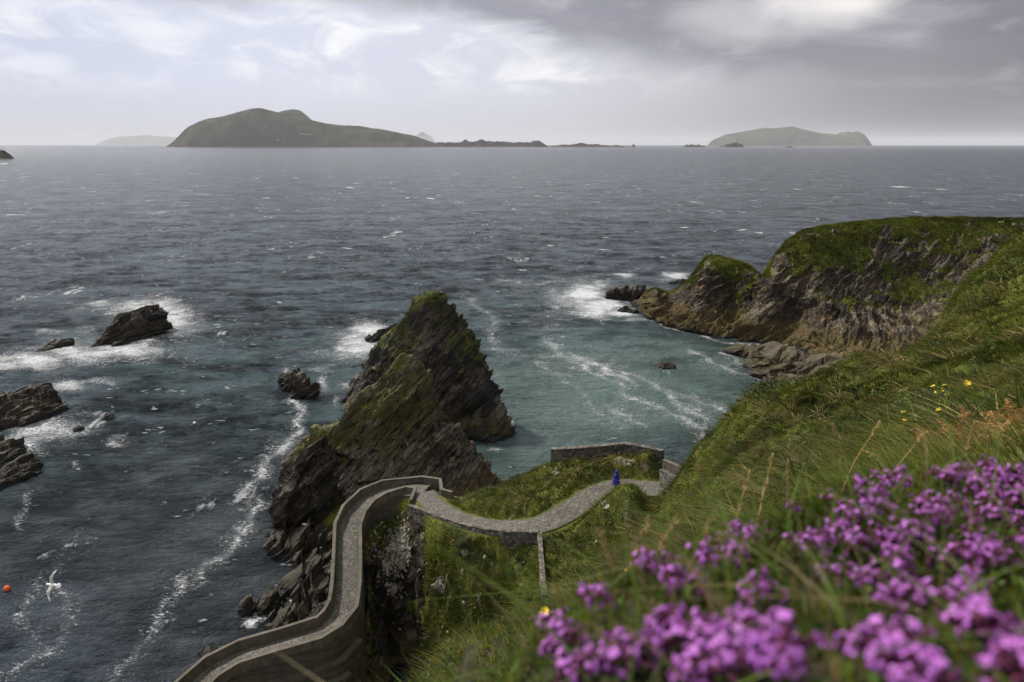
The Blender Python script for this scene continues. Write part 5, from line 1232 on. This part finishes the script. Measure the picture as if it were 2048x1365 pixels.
def bank_hit(px, py, lift):
    d = ray(px, py); s = np.geomspace(.3, 2.8, 700); Q = np.array([0, 0, H])+d*s[:, None]; z_ = bank_h(Q[:, 0][None], Q[:, 1][None])[0]+lift
    m = Q[:, 2] < z_; return Q[np.argmax(m)] if m.any() else None
first = [True]*4; R_ = np.random.RandomState(77)
for (cx_, cy_, sx_, sy_, n_, key, lb_) in CL:
    for k in range(int(n_*(.95 if key in 'rm' else 1.1))):
        lift = R_.uniform(.030, .058); c = bank_hit(cx_+R_.normal()*sx_*.70, cy_+R_.normal()*sy_*.72, lift)
        if c is None: continue
        i = R_.randint(4)
        if first[i]: o = protos[i]; first[i] = False
        else: o = copy_tree(protos[i])
        o.location = tuple(c); s_ = R_.uniform(.85, 1.2)*(1.55 if key in 'bc' else 1.2); o.scale = (s_,)*3
        o.rotation_euler = (R_.normal()*.35-.25, R_.normal()*.35, R_.uniform(0, 6.28))
        o['label'] = 'purple thyme flower head '+lb_; o['category'] = 'flower'; o['group'] = 'thyme flowers '+lb_
# yellow flowers on the slope
M_yel = simple('yellow_petals', (.75, .55, .03), .6, .1, 100, .1, .001)
def yellow(seed):
    R = np.random.RandomState(seed); root = thing('yellow_flower', (0, 0, 0), None, None)
    V, F = tube_np(crom([(0, 0, -.16), (.01, 0, -.08), (0, 0, 0)], 8), [.002]*8, 5); mesh_np('stem', V, F, M_stem, root)
    L = []
    for k in range(7):
        a0 = k*.9+R.rand()*.3; d = np.array([math.cos(a0), math.sin(a0), .45]); pr_ = np.array([-math.sin(a0), math.cos(a0), 0]); rows = []
        for f_, w2 in [(0, .2), (.4, .8), (.8, 1), (1, .3)]:
            for s_ in (-1, 0, 1): rows.append(d*.022*f_+pr_*s_*.007*w2)
        L.append((np.array(rows), gridF(4, 3)))
    V, F = join_vf(L); mesh_np('blossom', V, F, M_yel, root); return root
ypro = yellow(3); fy_ = True
YL = [(1930, 782), (1942, 775), (1862, 787), (1875, 792), (1885, 786), (1893, 789), (1880, 795), (1803, 840), (1872, 842), (1806, 862), (1750, 872), (1755, 880), (1925, 785), (1890, 805), (1868, 800)]
yl = ['brightest yellow flower of the slope at upper right', 'yellow flower just right above the brightest one', 'leftmost yellow flower of the small row on the slope', 'yellow flower second in the small row on the slope', 'yellow flower third in the small row on the slope', 'yellow flower at the right end of the small row', 'yellow flower just under the small row',
      'single yellow flower in grass left of the dead bracken', 'small yellow flower between the single one and the dead bracken', 'yellow flower directly below the single one', 'upper of two yellow flowers low on the left', 'lower of two yellow flowers low on the left', 'yellow flower touching the brightest one', 'small yellow flower below the row at its right', 'small yellow flower below the row at its left']
bpy.context.view_layer.update()
for (px, py), lab in zip(YL, yl):
    c = hit(px, py+6)
    if c is None: continue
    o = ypro if fy_ else copy_tree(ypro); fy_ = False; d_ = np.linalg.norm(c-CAMP)
    o.location = tuple(c+np.array([0, 0, .09+.010*d_])); s_ = max(1.0, d_/6.5)*(1.35 if 'brightest yellow flower of' in lab else 1.0)*.95; o.scale = (s_,)*3; o.rotation_euler = (.5, 0, R_.rand()*6)
    o['label'] = lab; o['category'] = 'flower'; o['group'] = 'yellow flowers on the grassy slope'
# the yellow vetch near the end of the stone wall (close, at the left end of the bank)
for (px, py, yy, lab) in [(1090, 1225, 2.2, 'yellow flower head beside the lower end of the narrow stone wall'), (1258, 1142, 2.0, 'small yellow flower left of the leftmost purple clump'), (1455, 1172, 1.0, 'blurred yellow flower among the purple ones in the middle'), (1675, 1168, 1.0, 'blurred orange-yellow speck of a flower in the middle of the bank')]:
    o = copy_tree(ypro); o.location = tuple(U(px, py, y=yy)); s_ = .9 if yy > 1.5 else .5; o.scale = (s_,)*3; o.rotation_euler = (.7, .2, R_.rand()*6); o['label'] = lab; o['category'] = 'flower'; o['group'] = 'yellow flowers near the camera'
# dry grass stalks with seed heads
M_straw = simple('dry_straw', (.30, .215, .085), .8, .25, 60, .3, .002)
def stalk(px, py, yy, Ls, lean, lab, head=.09, w_=1.0):
    tip = U(px, py, y=yy); base = tip+np.array([-lean[0]*Ls, -lean[1]*Ls, -Ls]); mid = (tip+base)/2+np.array([-lean[0], -lean[1], 0])*Ls*.18
    g = thing('seed_grass', tuple(base), lab, 'grass stalk', 'dry grass stalks with seed heads'); w_ = w_*1.35; c = crom([base, mid, tip], 26)-base
    V, F = tube_np(c, np.linspace(.0022, .0012, 26)*w_, 5); mesh_np('stem', V, F, M_straw, g)
    dr = (c[-1]-c[-4]); dr /= np.linalg.norm(dr); L = []; R = np.random.RandomState(int(px))
    for k in range(34):
        f = k/33; p0 = c[-1]-dr*head*(1-f)*w_+R.normal(size=3)*.0025; a0 = R.rand()*6.28; o1 = np.cross(dr, [math.cos(a0), math.sin(a0), .2]); o1 /= np.linalg.norm(o1)+1e-9
        L.append(tube_np([p0, p0+(dr*.55+o1*.45)*.008*w_, p0+(dr*.8+o1*.45)*.017*w_*(1-.4*f)], [.0006*w_, .0016*w_, .0004], 4))
    V, F = join_vf(L); mesh_np('seed_head', V, F, M_straw, g)
stalk(1545, 915, 2.6, .50, (.10, .05), 'tallest tan seed head standing above the middle of the bank', .16, 2.0)
stalk(1500, 945, 2.4, .42, (.12, .0), 'thin tan seed head just left of the tallest one', .10, 1.4)
stalk(1575, 925, 2.9, .42, (-.08, .0), 'tan seed head just right of the tallest one', .09, 1.3)
stalk(1948, 850, 2.9, .40, (.05, .0), 'pale upright seed head below the dead bracken', .12, 1.4)
stalk(1110, 1175, 1.5, .26, (-.02, .0), 'green-yellow curved seed head beside the end of the stone wall', .06, 1.2)
stalk(1300, 1040, 1.6, .30, (.25, .0), 'leaning tan seed head left of the middle flowers', .08, 1.3)
stalk(1355, 1035, 1.7, .30, (.30, .0), 'leaning tan seed head close right of its twin', .08, 1.2)
stalk(1200, 1060, 1.5, .26, (-.25, .0), 'orange-tan seed head leaning left in front of the mound', .10, 1.3)
stalk(1420, 1040, 2.0, .3, (.2, .1), 'thin straw stalk over the hillside edge', .05, 1.0)
stalk(1760, 845, 3.6, .5, (.4, .1), 'long straw stalk bowing right across the green crest', .05, 1.3)
stalk(1665, 850, 3.4, .45, (-.3, .1), 'straw stalk bowing left across the green crest', .05, 1.3)
stalk(1850, 865, 3.0, .4, (.5, .1), 'long straw stalk bowing right, lower than its neighbour', .05, 1.2)
# dead bracken
M_brk = blade_mat('dead_bracken')
def bracken(cx_, cy_, n_, lab, seed, sx_, sy_):
    R = np.random.RandomState(seed); c0 = hit(cx_, cy_+20)
    g = thing('dead_bracken', tuple(c0), lab, 'bracken'); L = []
    for k in range(n_):
        h_ = c0+np.array([R.normal()*sx_, R.normal()*sx_*.7, 0]); zb = land_h(np.array([[h_[0]]]), np.array([[h_[1]]]))[0, 0]
        ln = R.uniform(.18, .42); dr = np.array([R.normal(), R.normal(), .5+R.rand()]); dr /= np.linalg.norm(dr); P = []
        s0 = np.array([h_[0], h_[1], zb+.02])-c0
        for i in range(14):
            f = i/13; p0 = s0+dr*ln*f+np.array([0, 0, -.18*ln*f*f]); P.append(p0)
        P = np.array(P); L.append(tube_np(P, np.linspace(.004, .001, 14), 4))
        sdv_ = np.cross(dr, [0, 0, 1.0]); sdv_ /= np.linalg.norm(sdv_)+1e-9
        for i in range(1, 14):
            for s_ in (-1, 1):
                l2 = .13*(1-i/15)*R.uniform(.7, 1.2); q0 = P[i]; dd = sdv_*s_*.8+dr*.5+R.normal(size=3)*.35; w2 = dr*.014
                q1 = q0+dd*l2*.5; q2 = q0+dd*l2+np.array([0, 0, -.4*l2]); L.append((np.array([q0-w2*.5, q0+w2*.5, q1+w2, q1-w2, q2+w2*.4, q2-w2*.4]), np.array([[0, 1, 2, 3], [3, 2, 4, 5]])))
    V, F = join_vf(L); V = V.copy(); k_ = R.rand(len(V)//2+1).repeat(2)[:len(V)]
    mesh_np('fronds', V, F, M_brk, g, attrs={'tint': np.array([.42, .225, .085])*(.5+.9*k_[:, None])})
bracken(2015, 845, 90, 'rust-brown heap of dead bracken fronds at the right edge above the flowers', 5, .55, .4)
# leafy green plants at the bottom centre
def leafy(n_, seed, reg, r_, lab, nm, tone):
    R = np.random.RandomState(seed); L = []; T = []
    D0 = np.array([ray(R.uniform(reg[0], reg[2]), R.uniform(reg[1], reg[3])) for _ in range(n_)]); s = np.linspace(4, 46, 600)
    Q = CAMP+D0[:, None]*s[None, :, None]; ZZ = land_h(Q[..., 0], Q[..., 1]); hm = Q[..., 2] < ZZ
    P = np.array([Q[i, np.argmax(hm[i])] for i in range(n_) if hm[i].any()])
    k = 26; P = np.repeat(P, k, 0); n = len(P); dist = np.linalg.norm(P-CAMP, axis=1)
    P = P+R.normal(size=(n, 3))*np.array([.10, .10, .08])*(dist/10)[:, None]+np.array([0, 0, .06])
    c = np.array(tone)*R.uniform(.5, 1.7, (n, 1))
    return tag(blades(nm, P, R.normal(size=(n, 3))*2.0, .055*dist/10*np.ones(n), .026*dist/10, R.normal(size=(n, 3))*.8, c, M_blade, seed, 2, .5), lab, 'plants', kind='stuff')
leafy(420, 31, (790, 1265, 1110, 1380), 0, 'leafy green ground plants at the bottom centre', 'ground_plants', (.045, .085, .014))
leafy(50, 32, (800, 1260, 1100, 1370), 0, 'rusty brown and orange leaves among the ground plants', 'rusty_leaves', (.20, .075, .025))
leafy(26, 33, (1500, 775, 1570, 800), 0, 'dark green low shrubs along the crest of the slope', 'low_shrubs', (.030, .046, .008))
leafy(60, 34, (1740, 790, 1900, 880), 0, 'green weeds around the yellow flowers', 'weeds', (.050, .075, .012))

# ------------------------------------------------------------------ haze
hb = 115000.0
V = [(sx*hb, sy*hb, z_) for z_ in (-9.0, 1000.0) for sy in (-1, 1) for sx in (-1, 1)]
me = bpy.data.meshes.new('haze'); me.from_pydata(V, [], [(0, 2, 3, 1), (4, 5, 7, 6), (0, 1, 5, 4), (2, 6, 7, 3), (0, 4, 6, 2), (1, 3, 7, 5)])
haze = bpy.data.objects.new('haze', me); col.objects.link(haze)
m = bpy.data.materials.new('haze_air'); m.use_nodes = True; nt = m.node_tree; nt.nodes.clear()
o = nt.nodes.new('ShaderNodeOutputMaterial'); v = nt.nodes.new('ShaderNodeVolumePrincipled')
v.inputs['Color'].default_value = (.93, .95, 1, 1); v.inputs['Density'].default_value = 1.35e-5; v.inputs['Anisotropy'].default_value = 0.0
nt.links.new(v.outputs[0], o.inputs['Volume']); me.materials.append(m); tag(haze, 'thin sea haze', kind='stuff')
